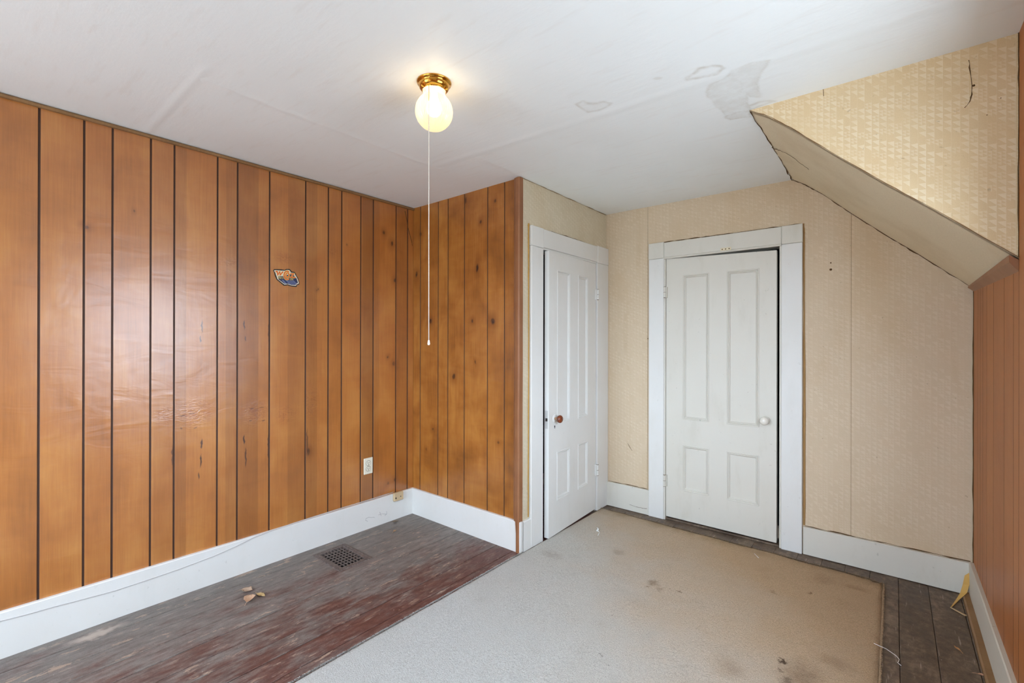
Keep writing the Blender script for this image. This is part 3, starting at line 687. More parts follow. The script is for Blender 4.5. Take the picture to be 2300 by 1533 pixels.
struct(long_y('baseboard_back', -0.437, XE, YD-BT, YD, 0.004, 0.172, M_PAINTD, None, 5, 16), 'long white baseboard between the panel door and the knee wall', 'baseboard')
struct(long_x('baseboard_right', XE-0.018, XE, YF, YD-BT, 0.0, 0.178, M_PAINTE, None, 6, 50, 0.0015, 0.004, -1), 'grimy cream baseboard under the reddish panelling', 'baseboard')
struct(long_x('trim_2', XE-0.046, XE-0.018, YF, YD-BT-.004, 0.0, 0.020, MW_Q, None, 7, 40, 0.0015, 0.006, -1), 'dusty wooden shoe strip at the foot of the grimy baseboard', 'trim')
# gap shadow-coloured grime lines where panelling meets baseboard are left to the geometry
struct(long_x('trim_3', XA, XA+0.016, YF, YB-0.002, H-0.019, H-0.001, MW_Q, None, 8, 40, 0.0008, 0.008), 'thin brown wood moulding along ceiling above the panelling', 'trim')
b_ = MB(); n = 20; vs = []
for j in range(n+1):
    z = H*j/n-0.001; q = mnoise.noise(Vector((z*3, 1, 1)))*0.0015; t_ = 0.010 if z < 0.16 else 0
    vs += [(XC-0.044+t_, YB, z), (XC-0.044+t_+q, YB-0.016, z), (XC-0.034+t_+q, YB-0.020, z), (XC-0.031+t_+q, YB-0.017, z), (XC-0.028+t_+q, YB-0.023, z), (XC-0.004+q, YB-0.026, z), (XC+0.006+q, YB-0.020, z), (XC+0.007+q, YB+0.012, z), (XC-0.02, YB+0.012, z)]
b_.add(vs, [(j*9+i, j*9+(i+1) % 9, j*9+9+(i+1) % 9, j*9+9+i) for j in range(n) for i in range(9)] + [tuple(range(9)), tuple(n*9+i for i in range(9))])
struct(b_.build('trim_4', MW_T), 'reddish brown corner post between panelling and wallpaper', 'trim')
# diagonal split in the last panelling strip
b_ = MB(); b_.ribbon(jag([A(910, 474), A(913, 490), A(916, 510), A(924, 540), A(926.5, 552)], 2, .0006, 12), [.008]*4+[.006]*4+[.003], (1, 0, 0), .2); b_.build('crack', M_CRACK, wl)

# ---- door casings
def casing_part(name, x0, x1, y0, y1, z0, z1, root, mat, bev=0.0025): return box(name, x0, x1, y0, y1, z0, z1, mat, root, bev)
t5 = struct(empty('trim_5'), 'white painted casing around the closet door', 'door casing')
casing_part('casing_leg', XC, XC+0.020, 2.374, 2.504, 0.0, 1.945, t5, M_PAINT); casing_part('casing_leg', XC, XC+0.020, 3.230, YD-0.002, 0.0, 1.945, t5, M_PAINT)
casing_part('casing_head', XC, XC+0.020, 2.5045, 3.2295, 1.952, 2.074, t5, M_PAINT)
casing_part('corner_block', XC, XC+0.022, 2.372, 2.5035, 1.946, 2.076, t5, M_PAINT); casing_part('corner_block', XC, XC+0.022, 3.2305, YD-0.002, 1.946, 2.080, t5, M_PAINT)
casing_part('jamb', XC-0.10, XC+0.004, DC0-0.004, DC0+0.0005, 0, DCT+.006, t5, M_PAINT, 0.0); casing_part('jamb', XC-0.10, XC+0.004, DC1, DC1+0.009, 0, DCT+.006, t5, M_PAINT, 0.0)
casing_part('head_stop', XC-0.09, XC+0.012, DC0, DC1+.008, 1.938, 1.952, t5, M_PAINT, 0.002)
t6 = struct(empty('trim_6'), 'white painted casing around the panel door in the tan wall', 'door casing')
casing_part('casing_leg', -1.444, -1.327, YD-0.022, YD, 0.0, 1.951, t6, M_PAINT); casing_part('casing_leg', -0.557, -0.443, YD-0.022, YD, 0.0, 1.951, t6, M_PAINT)
casing_part('casing_head', -1.3265, -0.5575, YD-0.022, YD, 1.957, 2.066, t6, M_PAINTD)
casing_part('corner_block', -1.446, -1.3275, YD-0.024, YD, 1.952, 2.072, t6, M_PAINTD); casing_part('corner_block', -0.5565, -0.441, YD-0.024, YD, 1.952, 2.068, t6, M_PAINTD)
casing_part('jamb', -1.336, -1.317, YD-0.014, YD+0.11, 0.0, 1.953, t6, M_PAINTD, 0.002); casing_part('jamb', -0.570, -0.556, YD-0.012, YD+0.11, 0.0, 1.953, t6, M_PAINTD, 0.002)
b_ = MB(); b_.tube([(-1.334, YD-0.014, 1.951), (-0.558, YD-0.014, 1.951)], 0.008, 8); b_.box(-1.334, -0.558, YD-0.012, YD+0.11, 1.9465, 1.958); b_.build('head_bead', M_PAINTD, t6)
casing_part('threshold', -1.330, -0.560, YD-0.004, YD+0.12, 0.0, 0.014, t6, M_FLOOR, 0.004)
# torn ochre paper edges beside the casings
M_OCH = flat('ochre_glue_edge', srgb(192, 148, 76), 0.8, 0.2)
b_ = MB(); b_.ribbon(jag([(XC+0.002, 2.364, .20), (XC+0.002, 2.366, 1.0), (XC+0.002, 2.364, 1.7), (XC+0.002, 2.362, 2.06), (XC+0.002, 2.365, 2.085)], 6, .0008, 13), [.008]*12+[.011]*8+[.016]*5, (1, 0, 0), .2, .004); b_.build('torn_edge', M_OCH, wc)
b_ = MB(); b_.ribbon(jag([(-0.434, YD-.002, .18), (-0.433, YD-.002, 1.0), (-0.436, YD-.002, 1.6), (-0.437, YD-.002, 2.0), (-0.440, YD-.002, 2.07)], 6, .001, 14), [.012]*10+[.008]*8+[.010]*7, (0, -1, 0), .3, .003); b_.build('torn_edge', flat('brown_glue_edge', srgb(164, 128, 82), .8, .2), wb)
b_ = MB(); b_.ribbon(jag([(-1.45, YD-.002, 2.075), (-1.0, YD-.002, 2.072), (-0.45, YD-.002, 2.072)], 14, .002, 15), .004, (0, -1, 0), .9)
b_.ribbon(jag([(-0.43, YD-.0015, .176), (0.31, YD-.0015, .176)], 20, .002, 16), .004, (0, -1, 0), .9); b_.ribbon(jag([(-1.79, YD-.0015, .196), (-1.46, YD-.0015, .196)], 10, .0015, 17), .004, (0, -1, 0), .6)
b_.build('crack', M_CRACK, wb)
b_ = MB(); b_.ribbon(jag([(XC+.002, 2.62, 2.079), (XC+.002, 2.9, 2.081), (XC+.002, 3.06, 2.08)], 6, .001, 18), .006, (1, 0, 0), .6); b_.build('crack', M_CRACK, wc)

# ---- doors. local frame: x along width from the hinge or latch side, -y faces the room
def frame_loops(x0, x1, z0, z1, prof_):
    vs = []; fs = []
    for ins, dep in prof_:
        vs += [(x0+ins, dep, z0+ins), (x1-ins, dep, z0+ins), (x1-ins, dep, z1-ins), (x0+ins, dep, z1-ins)]
    for i in range(len(prof_)-1):
        for k_ in range(4): fs.append((i*4+k_, i*4+(k_+1) % 4, i*4+4+(k_+1) % 4, i*4+4+k_))
    return vs, fs
MOULD = [(-0.004, 0.0005), (-0.003, -0.002), (0.001, -0.0035), (0.005, -0.002), (0.007, 0.0025), (0.010, -0.0005), (0.014, 0.001), (0.017, 0.007), (0.019, 0.0088), (0.022, 0.0095)]
def door(n, W, zb, ztl, ztr, cols, rows, label, mat, th=0.034):
    """cols: ((x0,x1),(x0,x1)) panel columns for each row; rows: ((z0,z1) lower, (z0,z1) upper)"""
    root = struct(empty('door_%d' % n), label, 'door')
    def zt(x): return ztl+(ztr-ztl)*x/W
    def part(name, x0, x1, z0, z1, top=False):
        b_ = MB(); za, zc = (zt(x0), zt(x1)) if top else (z1, z1)
        b_.add([(x0, 0, z0), (x1, 0, z0), (x1, 0, zc), (x0, 0, za), (x0, th, z0), (x1, th, z0), (x1, th, zc), (x0, th, za)],
               [(0,1,2,3), (7,6,5,4), (0,4,5,1), (1,5,6,2), (2,6,7,3), (3,7,4,0)])
        return b_.build(name, mat, root)
    (a0, a1), (b0, b1) = cols; (l0, l1), (u0, u1) = rows
    part('stile', 0, a0, zb, 0, True); part('stile', b1, W, zb, 0, True)
    part('rail', a0, b1, zb, l0); part('rail', a0, b1, l1, u0); part('rail', a0, b1, u1, 0, True)
    part('muntin', a1, b0, l0, l1); part('muntin', a1, b0, u0, u1)
    for (x0, x1) in cols:
        for (z0, z1) in rows:
            p_ = MB(); p_.box(x0, x1, 0.0092, 0.022, z0, z1); po = p_.build('panel', mat, root)
            q_ = MB(); v_, f_ = frame_loops(x0, x1, z0, z1, MOULD); q_.add(v_, f_); q_.build('panel_moulding', mat, po)
    return root
def hinge(root, x, y, z0, z1, mat):
    b_ = MB(); b_.tube([(x, y, z0), (x, y, z1)], 0.0080, 10); 
    d_ = MB()
    for q in (0.0, 0.5, 1.0): zq = z0+(z1-z0)*q; d_.tube([(x, y, zq-.0012), (x, y, zq+.0012)], 0.0084, 10)
    b_.tube([(x, y, z1), (x, y, z1+.006)], [0.005, 0.003], 8); b_.box(x-0.014, x+0.014, y+0.004, y+0.018, z0, z1)
    h_ = b_.build('hinge', mat, root); d_.build('knuckle_gap', M_CRACK, h_); return h_
# panel door in wall_back: hinges on its left
d1 = door(1, 0.728, 0.026, 1.945, 1.921, ((0.127, 0.305), (0.428, 0.624)), ((0.243, 0.571), (0.764, 1.811)), 'closed white four-panel door with white porcelain knob', M_PAINTD)
d1.location = (-1.3145, YD-0.004, 0.0); d1.rotation_euler = (0, 0, math.radians(-0.25))
hinge(d1, -0.005, -0.019, 1.655, 1.735, M_PAINTD); hinge(d1, -0.005, -0.019, 0.250, 0.335, M_PAINTD)
M_PORC = flat('white_porcelain', srgb(226, 220, 208), 0.12, 0.6); M_IRON = flat('dark_iron', srgb(60, 52, 46), 0.5, 0.5, 0.6)
def knob(root, x, z, mat, rose):
    b_ = MB(); b_.lathe([(0.0, -0.003), (0.026, -0.003), (0.028, -0.001), (0.028, 0.001)], (x, 0, z), 28, 'y'); r_ = b_.build('rosette', rose, root, True)
    b_ = MB(); b_.lathe([(0.009, -0.003), (0.009, -0.020), (0.013, -0.024), (0.013, -0.026)], (x, 0, z), 20, 'y'); b_.build('knob_shank', M_IRON if mat == M_PORC else flat('worn_brass', srgb(176, 140, 110), .35, .5, .6), root, True)
    b_ = MB(); b_.lathe([(0.010, -0.022), (0.018, -0.025), (0.025, -0.033), (0.027, -0.041), (0.025, -0.049), (0.018, -0.056), (0.009, -0.059), (0.0005, -0.060)], (x, 0, z), 28, 'y')
    return b_.build('knob', mat, root, True)
tag(knob(d1, 0.664, 0.812, M_PORC, M_PAINTD), 'white porcelain knob')
# closet door: hinges on its right (far) side, slightly ajar
d2 = door(2, 0.690, 0.016, 1.930, 1.936, ((0.108, 0.282), (0.407, 0.556)), ((0.243, 0.571), (0.764, 1.811)), 'ajar white four-panel closet door with brown knob', M_PAINT)
AJ = math.radians(3.0)
ang = math.radians(90)+AJ*1.0
# local x runs from the latch edge towards the hinge; local -y must face +x (the room)
d2.rotation_euler = (0, 0, math.radians(90)+AJ)
hx, hy = XC+0.010, 3.219
ex = Vector((math.cos(ang), math.sin(ang), 0))
d2.location = Vector((hx, hy, 0)) - ex*0.690
hinge(d2, 0.694, -0.017, 1.655, 1.735, M_PAINT); hinge(d2, 0.694, -0.017, 0.280, 0.365, M_PAINT)
k = N('brown_mineral_glaze'); nn = k.noise(k.pos(), 140, 4, 0.6); k.pbsdf(k.ramp(nn, [(0.3, srgb(66, 26, 10)), (0.6, srgb(128, 58, 24)), (0.75, srgb(170, 92, 48))]), 0.12, 0.6); M_BROWNK = k.m
tag(knob(d2, 0.076, 0.805, M_BROWNK, M_PAINT), 'brown mineral knob')
b_ = MB(); b_.lathe([(0.0, -0.0015), (0.005, -0.0015), (0.006, 0)], (0.076, 0, 0.752), 10, 'y'); b_.box(0.0735, 0.0785, -0.0015, 0, 0.738, 0.752); b_.build('keyhole', M_BLACK, d2)
b_ = MB(); b_.box(-0.0012, 0.0, 0.006, 0.028, 0.745, 0.865); lp = b_.build('latch_plate', flat('painted_latch', srgb(190, 188, 184), .5), d2)
b_ = MB(); b_.box(-0.006, -0.001, 0.010, 0.022, 0.795, 0.815); b_.build('latch_bolt', M_IRON, lp)

# bell-wire strip with three screw holes above the panel door
c = un(1630, 559, 1, YD-0.024); b_ = MB(); b_.bbox(c[0]-0.034, c[0]+0.034, YD-0.027, YD-0.0222, c[2]-0.010, c[2]+0.010, 0.001)
ns = tag(b_.build('hook_strip', flat('cream_plastic', srgb(226, 214, 184), .5)), 'small cream strip with three holes above the panel door', 'strip')
for dx in (-0.022, 0, 0.022):
    b_ = MB(); b_.lathe([(0.0005, -0.0008), (0.0035, -0.0008), (0.004, 0)], (c[0]+dx, YD-0.027, c[2]), 10, 'y'); b_.build('screw_hole', M_CRACK, ns)

b_ = MB(); sb_ = lambda l: [un(x, y, 0, XA+BT+.0008) for x, y in l]
for l in ([(834,1162),(828,1161),(822,1164),(821,1168),(826,1170)], [(834,1162),(838,1161),(842,1162)], [(850,1156),(858,1153),(868,1154)], [(853,1149),(856,1158)], [(864,1158),(869,1153),(868,1147)]):
    b_.ribbon(sb_(l), .0022, (1, 0, 0), .3, .0004)
b_.build('pencil_scribble', flat('pencil_grey', srgb(150, 148, 150), .7), bpy.data.objects['baseboard_left'])

# ------------------------------------------------------------------ carpet
CX0, CX1, CY0, CT = -1.793, -0.043, -1.1, 0.013
def far_edge(x): return 3.285 - 0.018*(x+1.716) + 0.006*mnoise.noise(Vector((x*6, 3, 0))) - (0.03 if x > -0.10 else 0)*0.5
nx, ny = 150, 330; vs = []
for j in range(ny+1):
    for i in range(nx+1):
        x = CX0+(CX1-CX0)*i/nx; t = j/ny; ye = far_edge(x); y = CY0+(ye-CY0)*t
        if i == nx: x += 0.004*mnoise.noise(Vector((y*9, 7, 0)))
        if i == 0: x += 0.004*mnoise.noise(Vector((y*9, 2, 0)))
        z = CT + 0.0016*mnoise.noise(Vector((x*60, y*60, 0))) + 0.003*mnoise.noise(Vector((x*4, y*4, 2)))
        ed = min(i, nx-i, j, ny-j)
        if ed == 0: z = 0.001
        elif ed == 1: z -= 0.003
        vs.append((x, y, z))
fs = [(j*(nx+1)+i, j*(nx+1)+i+1, (j+1)*(nx+1)+i+1, (j+1)*(nx+1)+i) for j in range(ny) for i in range(nx)]
cp = tag(obj('carpet', vs, fs, M_CARPET, None, True), 'stained carpet, pale grey to tan from soil and painted-in light, laid over the plank floor', 'carpet')
b_ = MB(); rr = random.Random(5)
def tuft(x, y, dx, dy):
    hh = rr.uniform(.004, .012); ln = rr.uniform(.003, .011); a = rr.uniform(-.004, .004)
    p0 = Vector((x, y, hh)); p1 = p0 + Vector((dx*ln+dy*a, dy*ln+dx*a, rr.uniform(-.004, .002))); p1.z = max(p1.z, .0008)
    s_ = Vector((dy, dx, 0))*0.0011
    b_.add([p0-s_, p0+s_, p0+Vector((0, 0, .002)), p1], [(0, 1, 3), (1, 2, 3), (2, 0, 3)])
for i in range(2600):
    y = rr.uniform(1.9, far_edge(CX1)); tuft(CX1-0.002, y, 1, 0)
for i in range(3200):
    x = rr.uniform(CX0, CX1); tuft(x, far_edge(x)-0.002, 0, 1)
for i in range(3600):
    y = rr.uniform(0.6, 2.28); tuft(CX0+0.002, y, -1, 0)
b_.build('fringe', M_CARPET, cp)['kind'] = 'stuff'

# ------------------------------------------------------------------ ceiling light
LX, LY = -1.420, 1.228
M_BRASS = flat('polished_brass', srgb(214, 160, 70), 0.16, 0.5, 1.0)
cl = tag(empty('ceiling_light', (LX, LY, H)), 'brass flush ceiling light with ribbed glass globe and pull cord', 'ceiling light')
def lp_(mb, name, mat, par=None, sm=True):
    return mb.build(name, mat, par or cl, sm)
b_ = MB(); b_.lathe([(0.0, 0.006), (0.066, 0.006), (0.069, -0.002), (0.067, -0.007), (0.061, -0.010), (0.060, -0.014), (0.058, -0.024), (0.052, -0.031), (0.045, -0.033)], (0, 0, 0), 48); lp_(b_, 'canopy', M_BRASS)
b_ = MB(); b_.lathe([(0.046, -0.028), (0.0485, -0.030), (0.0490, -0.036), (0.0475, -0.038)], (0, 0, 0), 48); 
hold = lp_(b_, 'globe_holder', M_BRASS)
for t in (0.4, 2.5, 4.6):
    b_ = MB(); b_.tube([(math.cos(t)*.048, math.sin(t)*.048, -.034), (math.cos(t)*.057, math.sin(t)*.057, -.034)], .0028, 8); b_.tube([(math.cos(t)*.056, math.sin(t)*.056, -.034), (math.cos(t)*.060, math.sin(t)*.060, -.034)], .0045, 8); lp_(b_, 'thumbscrew', M_BRASS, hold)
k = N('ribbed_glass'); P = k.pos()
trb = k.node('ShaderNodeBsdfTransparent'); trb.inputs[0].default_value = (0.95, 0.90, 0.80, 1)
tl = k.node('ShaderNodeBsdfTranslucent'); tl.inputs[0].default_value = (0.52, 0.47, 0.39, 1)
df = k.node('ShaderNodeBsdfDiffuse'); df.inputs[0].default_value = (0.6, 0.54, 0.44, 1)
gg = k.node('ShaderNodeBsdfGlossy'); gg.inputs['Roughness'].default_value = 0.08
def msh(f, a, b):
    n = k.node('ShaderNodeMixShader'); n.inputs[0].default_value = f; k.t.links.new(a, n.inputs[1]); k.t.links.new(b, n.inputs[2]); return n.outputs[0]
s_ = msh(0.50, trb.outputs[0], tl.outputs[0]); s_ = msh(0.12, s_, df.outputs[0]); s_ = msh(0.06, s_, gg.outputs[0])
k.t.links.new(s_, k.out.inputs[0]); M_GLOBE = k.m
gp = [(0.0445, -0.026), (0.0445, -0.040), (0.0430, -0.050), (0.043, -0.056)]
for i in range(1, 22):
    t = math.radians(36+ (180-36)*i/21); gp.append((max(0.0736*math.sin(t), 0.0004), -0.1180+0.0745*math.cos(t)))
b_ = MB(); b_.lathe(gp, (0, 0, 0), 288, 'z', 48, 0.016); lp_(b_, 'globe', M_GLOBE)
k = N('lit_bulb'); em = k.node('ShaderNodeEmission'); em.inputs[0].default_value = (1, 0.80, 0.53, 1); em.inputs[1].default_value = 10.0
k.t.links.new(em.outputs[0], k.out.inputs[0]); M_BULB = k.m
bp = [(0.013, -0.040), (0.014, -0.060), (0.020, -0.075), (0.028, -0.092), (0.030, -0.106), (0.027, -0.120), (0.018, -0.131), (0.006, -0.136), (0.0004, -0.1362)]
b_ = MB(); b_.lathe(bp, (0, 0, 0), 24); lp_(b_, 'bulb', M_BULB)
# pull chain switch, cord and tip: hang in front of the globe
pdir = Vector((-LX*1.0, -LY, 0)).normalized(); side = Vector((RT.x, RT.y, 0)).normalized()
pc = pdir*0.075 - side*0.020
b_ = MB(); b_.tube([pdir*0.05-side*.020+Vector((0, 0, -.020)), pc+Vector((0, 0, -.024)), pc+Vector((0, 0, -.034))], .0035, 10); sw = lp_(b_, 'chain_switch', M_BRASS)
b_ = MB()
for i in range(22): b_.lathe([(0.0003, .0016), (0.0013, .0009), (0.0016, 0), (0.0013, -.0009), (0.0003, -.0016)], (pc.x, pc.y, -0.036-i*0.0036), 6)
lp_(b_, 'chain', M_BRASS, sw)
M_CORD = flat('white_cord', srgb(232, 226, 214), 0.6)
zt_ = 1.3233 + (766.5-768)/F_PX*1.78 - H
b_ = MB(); b_.tube([pc+Vector((0, 0, -.114)), pc+Vector((0.0008, 0, -.5)), pc+Vector((0.001, 0.001, zt_))], .0016, 6); lp_(b_, 'pull_cord', M_CORD)
b_ = MB(); b_.lathe([(0.0005, .010), (0.003, .008), (0.0045, 0), (0.0052, -.006), (0.0035, -.010), (0.0005, -.011)], (pc.x+.001, pc.y+.001, zt_), 12); lp_(b_, 'cord_tip', M_CORD)

# ------------------------------------------------------------------ floor register
rg = tag(empty('floor_register', (reg[0], reg[2], 0)), 'dark rusty iron floor register grille beside the baseboard', 'floor register')
k = N('dusty_rusty_iron'); nn = k.noise(k.pos(), 90, 4, 0.65); k.pbsdf(k.ramp(nn, [(0.3, srgb(72, 60, 56)), (0.55, srgb(104, 92, 86)), (0.8, srgb(130, 118, 110))]), 0.6, 0.4, k.bump(nn, .2, .002)); M_RUST = k.m
rw, rh = reg[1]-reg[0], reg[3]-reg[2]; fr = 0.030
b_ = MB(); v_, f_ = frame_loops(0, 1, 0, 1, [(0, 0)])
def ring(o0, o1, z0_, z1_, mb):
    pts = []
    for o_, z_ in ((o0, z0_), (o1, z1_)): pts += [(o_, o_, z_), (rw-o_, o_, z_), (rw-o_, rh-o_, z_), (o_, rh-o_, z_)]
    mb.add(pts, [(i, (i+1) % 4, 4+(i+1) % 4, 4+i) for i in range(4)])
ring(-0.006, -0.004, 0.000, 0.004, b_); ring(-0.004, 0.008, 0.004, 0.005, b_); ring(0.008, 0.010, 0.005, 0.003, b_); ring(0.010, fr-0.004, 0.003, 0.0035, b_); ring(fr-0.004, fr, 0.0035, 0.002, b_); ring(fr, fr, 0.002, -0.012, b_)
b_.build('frame', M_RUST, rg)
ncx, ncy = 8, 7
for i in range(1, ncx):
    x = fr+(rw-2*fr)*i/ncx; b_ = MB(); b_.box(x-.0036, x+.0036, fr-.001, rh-fr+.001, -.003, .0022); b_.build('bar', M_RUST, rg)
for j in range(1, ncy):
    y = fr+(rh-2*fr)*j/ncy; b_ = MB(); b_.box(fr-.001, rw-fr+.001, y-.0024, y+.0026, -.003, .0014); b_.build('bar', M_RUST, rg)
b_ = MB(); b_.box(0.0, rw, 0.0, rh, -.0215, -.019); b_.build('duct_dark_plate', M_BLACK, rg)  # black plate painted in for the darkness down the register opening

# ------------------------------------------------------------------ outlet, phone jack, wire
c = un(826.5, 1045.5, 0, XA); cy, cz = c[1], c[2]
ot = tag(empty('wall_outlet', (XA, cy, cz)), 'ivory duplex wall outlet on the panelling', 'outlet')
M_IVORY = flat('ivory_plastic', srgb(226, 222, 202), 0.35)
b_ = MB(); b_.bbox(0.0, 0.006, -0.036, 0.036, -0.057, 0.057, 0.0025); pl = b_.build('cover_plate', M_IVORY, ot)
b_ = MB(); b_.lathe([(0.0003, .0075), (0.003, .0072), (0.0035, .006)], (0, 0, 0), 10, 'x'); b_.build('screw', M_IRON, pl)
for dz in (0.020, -0.020):
    b_ = MB(); b_.lathe([(0.0175, .0055), (0.0175, .0075), (0.016, .008), (0.0003, .008)], (0, 0, dz), 24, 'x'); rc = b_.build('receptacle', M_IVORY, ot)
    b_ = MB(); b_.lathe([(0.0178, .0062), (0.0188, .0064), (0.0196, .0060)], (0, 0, dz), 24, 'x'); b_.build('rim', M_IRON, rc)
    b_ = MB(); b_.box(.0078, .0084, -.0075, -.0050, dz-.001, dz+.008); b_.box(.0078, .0084, .0050, .0072, dz, dz+.007); b_.lathe([(0.0003, .0084), (0.0030, .0084), (0.0030, .0078)], (0, 0, dz-.0085), 10, 'x'); b_.build('slot', M_BLACK, rc)
c0, c1 = un(886, 1123, 0, XA+BT+.024), un(907, 1101, 0, XA+BT+.024)
jk = tag(empty('phone_jack', (XA+BT, (c0[1]+c1[1])/2, 0.172)), 'beige telephone jack box on top edge of white baseboard', 'phone jack')
M_BEIGE = flat('beige_plastic', srgb(196, 172, 134), 0.45)
b_ = MB(); b_.bbox(0.001, 0.024, -0.040, 0.040, -0.030, 0.031, 0.003); b_.build('housing', M_BEIGE, jk)
b_ = MB(); b_.lathe([(0.0003, .0255), (0.0035, .0252), (0.004, .024)], (0, 0.014, -0.002), 10, 'x'); b_.build('screw', M_IRON, jk)
b_ = MB(); b_.box(.0225, .0245, -.033, -.025, -.012, 0.0); b_.build('socket', M_BLACK, jk)
wpts = []
for x, y in ((884, 1104), (870, 1109), (838, 1119), (805, 1129), (760, 1142.5), (720, 1155), (660, 1174), (610, 1191), (570, 1206), (530, 1226), (480, 1248), (400, 1278), (330, 1302), (260, 1325), (190, 1344), (120, 1362), (60, 1379), (0, 1394)):
    wpts.append(un(x, y, 0, XA+BT+.002))
wpts += [Vector((XA+BT+.002, wpts[-1].y-.3, .145)), Vector((XA+BT+.002, wpts[-1].y-.8, .13))]
b_ = MB(); b_.tube(wpts, .0022, 6)
tag(b_.build('telephone_wire', flat('grey_white_wire', srgb(200, 196, 194), .5), None, True), 'thin off-white wire drooping along the white baseboard', 'wire')

# ------------------------------------------------------------------ sticker on the panelling
ZS = 17.036
def stp(x, y, lay): 
    q = un(590+x/ZS, 580+y/ZS, 0, XA); return Vector((XA+0.0004+0.0003*lay, q[1], q[2]))
stk = tag(empty('sticker', stp(900, 740, 0)), 'die-cut orange and blue radio station sticker on the panelling', 'sticker')
org = stk.location.copy()
def poly(name, pts, lay, mat, par=stk):
    b_ = bmesh.new(); vs_ = [b_.verts.new(stp(x, y, lay)-org) for x, y in pts]; b_.faces.new(vs_); bmesh.ops.triangulate(b_, faces=b_.faces[:])
    me = bpy.data.meshes.new(name); b_.to_mesh(me); b_.free(); me.materials.append(mat)
    o = bpy.data.objects.new(name, me); COL.objects.link(o); o.parent = par; return o
def stroke(name, paths, wd, lay, mat, par=stk):
    b_ = MB()
    for pts in paths:
        pts = [Vector(q) for q in pts]; v_ = []
        for i, p_ in enumerate(pts):
            a = (p_-pts[i-1]).normalized() if i else None; c_ = (pts[i+1]-p_).normalized() if i < len(pts)-1 else None
            d_ = ((a or c_)+(c_ or a)); d_ = d_.normalized() if d_.length > 0.2 else (a or c_); nn_ = Vector((-d_.y, d_.x))
            sc_ = min(1/max(abs(nn_.dot(Vector((-(a or c_).y, (a or c_).x)))), .45), 2.0)
            for s_ in (-1, 1): q = p_+nn_*wd/2*sc_*s_; v_.append(stp(q.x, q.y, lay)-org)
        b_.add(v_, [(2*i, 2*i+1, 2*i+3, 2*i+2) for i in range(len(pts)-1)])
    return b_.build(name, mat, par)
K = flat('sticker_black', srgb(24, 18, 16), .4); CRM = flat('sticker_cream', srgb(222, 212, 190), .4); NAVY = flat('sticker_navy', srgb(38, 46, 84), .4)
BLU = flat('sticker_blue', srgb(124, 140, 184), .4); ORG = flat('sticker_orange', srgb(226, 84, 30), .4); YEL = flat('sticker_yellow', srgb(234, 212, 96), .4)
bo = poly('backing', [(400,455),(440,410),(700,415),(840,440),(900,405),(1020,405),(1080,450),(1110,500),(1220,520),(1260,570),(1300,670),(1350,740),(1412,940),(1395,1000),(1320,1020),(1290,1095),(1130,1080),(1000,1050),(960,1030),(810,1045),(530,810),(520,740),(460,640),(450,580)], 0, K)
poly('border', [(432,470),(460,446),(760,468),(850,470),(920,440),(1010,445),(1050,480),(1080,540),(1200,555),(1240,620),(1300,720),(1340,800),(1388,940),(1370,970),(1300,990),(1270,1050),(1120,1040),(1010,1010),(960,990),(830,1005),(560,790),(550,720),(500,630),(490,570)], 1, CRM)
sh = poly('shadow_block', [(590,690),(760,680),(1030,600),(1190,640),(1250,740),(1290,760),(1350,935),(1290,955),(1255,1015),(1110,1015),(950,970),(830,970),(600,800)], 2, NAVY)
stroke('stripe', [[(700+d*1.0, 825+abs(d)*.05), (700+d+130+d*.05, 965+min(d, 250)*.16)] for d in (35, 75, 190, 240, 300, 360, 420, 470)], 16, 3, BLU, sh)
arc = lambda cx, cy, rx, ry, a0, a1, n: [(cx+rx*math.cos(math.radians(a0+(a1-a0)*i/n)), cy-ry*math.sin(math.radians(a0+(a1-a0)*i/n))) for i in range(n+1)]
LW = [(490,497),(552,505),(575,630),(648,510),(668,630),(775,505)]; LC = arc(925, 648, 112, 158, 48, 312, 22); LO = arc(945, 640, 62, 84, 0, 360, 20); LZ = [(1055,590),(1185,590),(1065,725),(1250,730)]
lt = stroke('letter_outline', [LW, LC, LO, LZ], 62, 4, YEL)
stroke('letter', [LW], 40, 5, ORG); stroke('letter', [LC], 38, 5, ORG); stroke('letter', [LO], 34, 5, ORG); stroke('letter', [LZ], 38, 5, ORG)
def text(name, s_, x, y, hpx, wsc, mat, lay):
    cu = bpy.data.curves.new(name, 'FONT'); cu.body = s_; cu.size = 1.0; cu.shear = 0.2
    to = bpy.data.objects.new(name, cu); COL.objects.link(to); dg = bpy.context.evaluated_depsgraph_get(); dg.update()
    me = bpy.data.meshes.new_from_object(to.evaluated_get(dg)); bpy.data.objects.remove(to)
    for v in me.vertices: v.co = stp(x+v.co.x*hpx*wsc, y-v.co.y*hpx, lay)-org
    me.materials.clear(); me.materials.append(mat)
    o = bpy.data.objects.new(name, me); COL.objects.link(o); o.parent = stk
text('frequency_text', '94\u00bd', 585, 790, 130, .85, YEL, 6); text('band_text', 'FM', 1035, 845, 110, .9, YEL, 6)

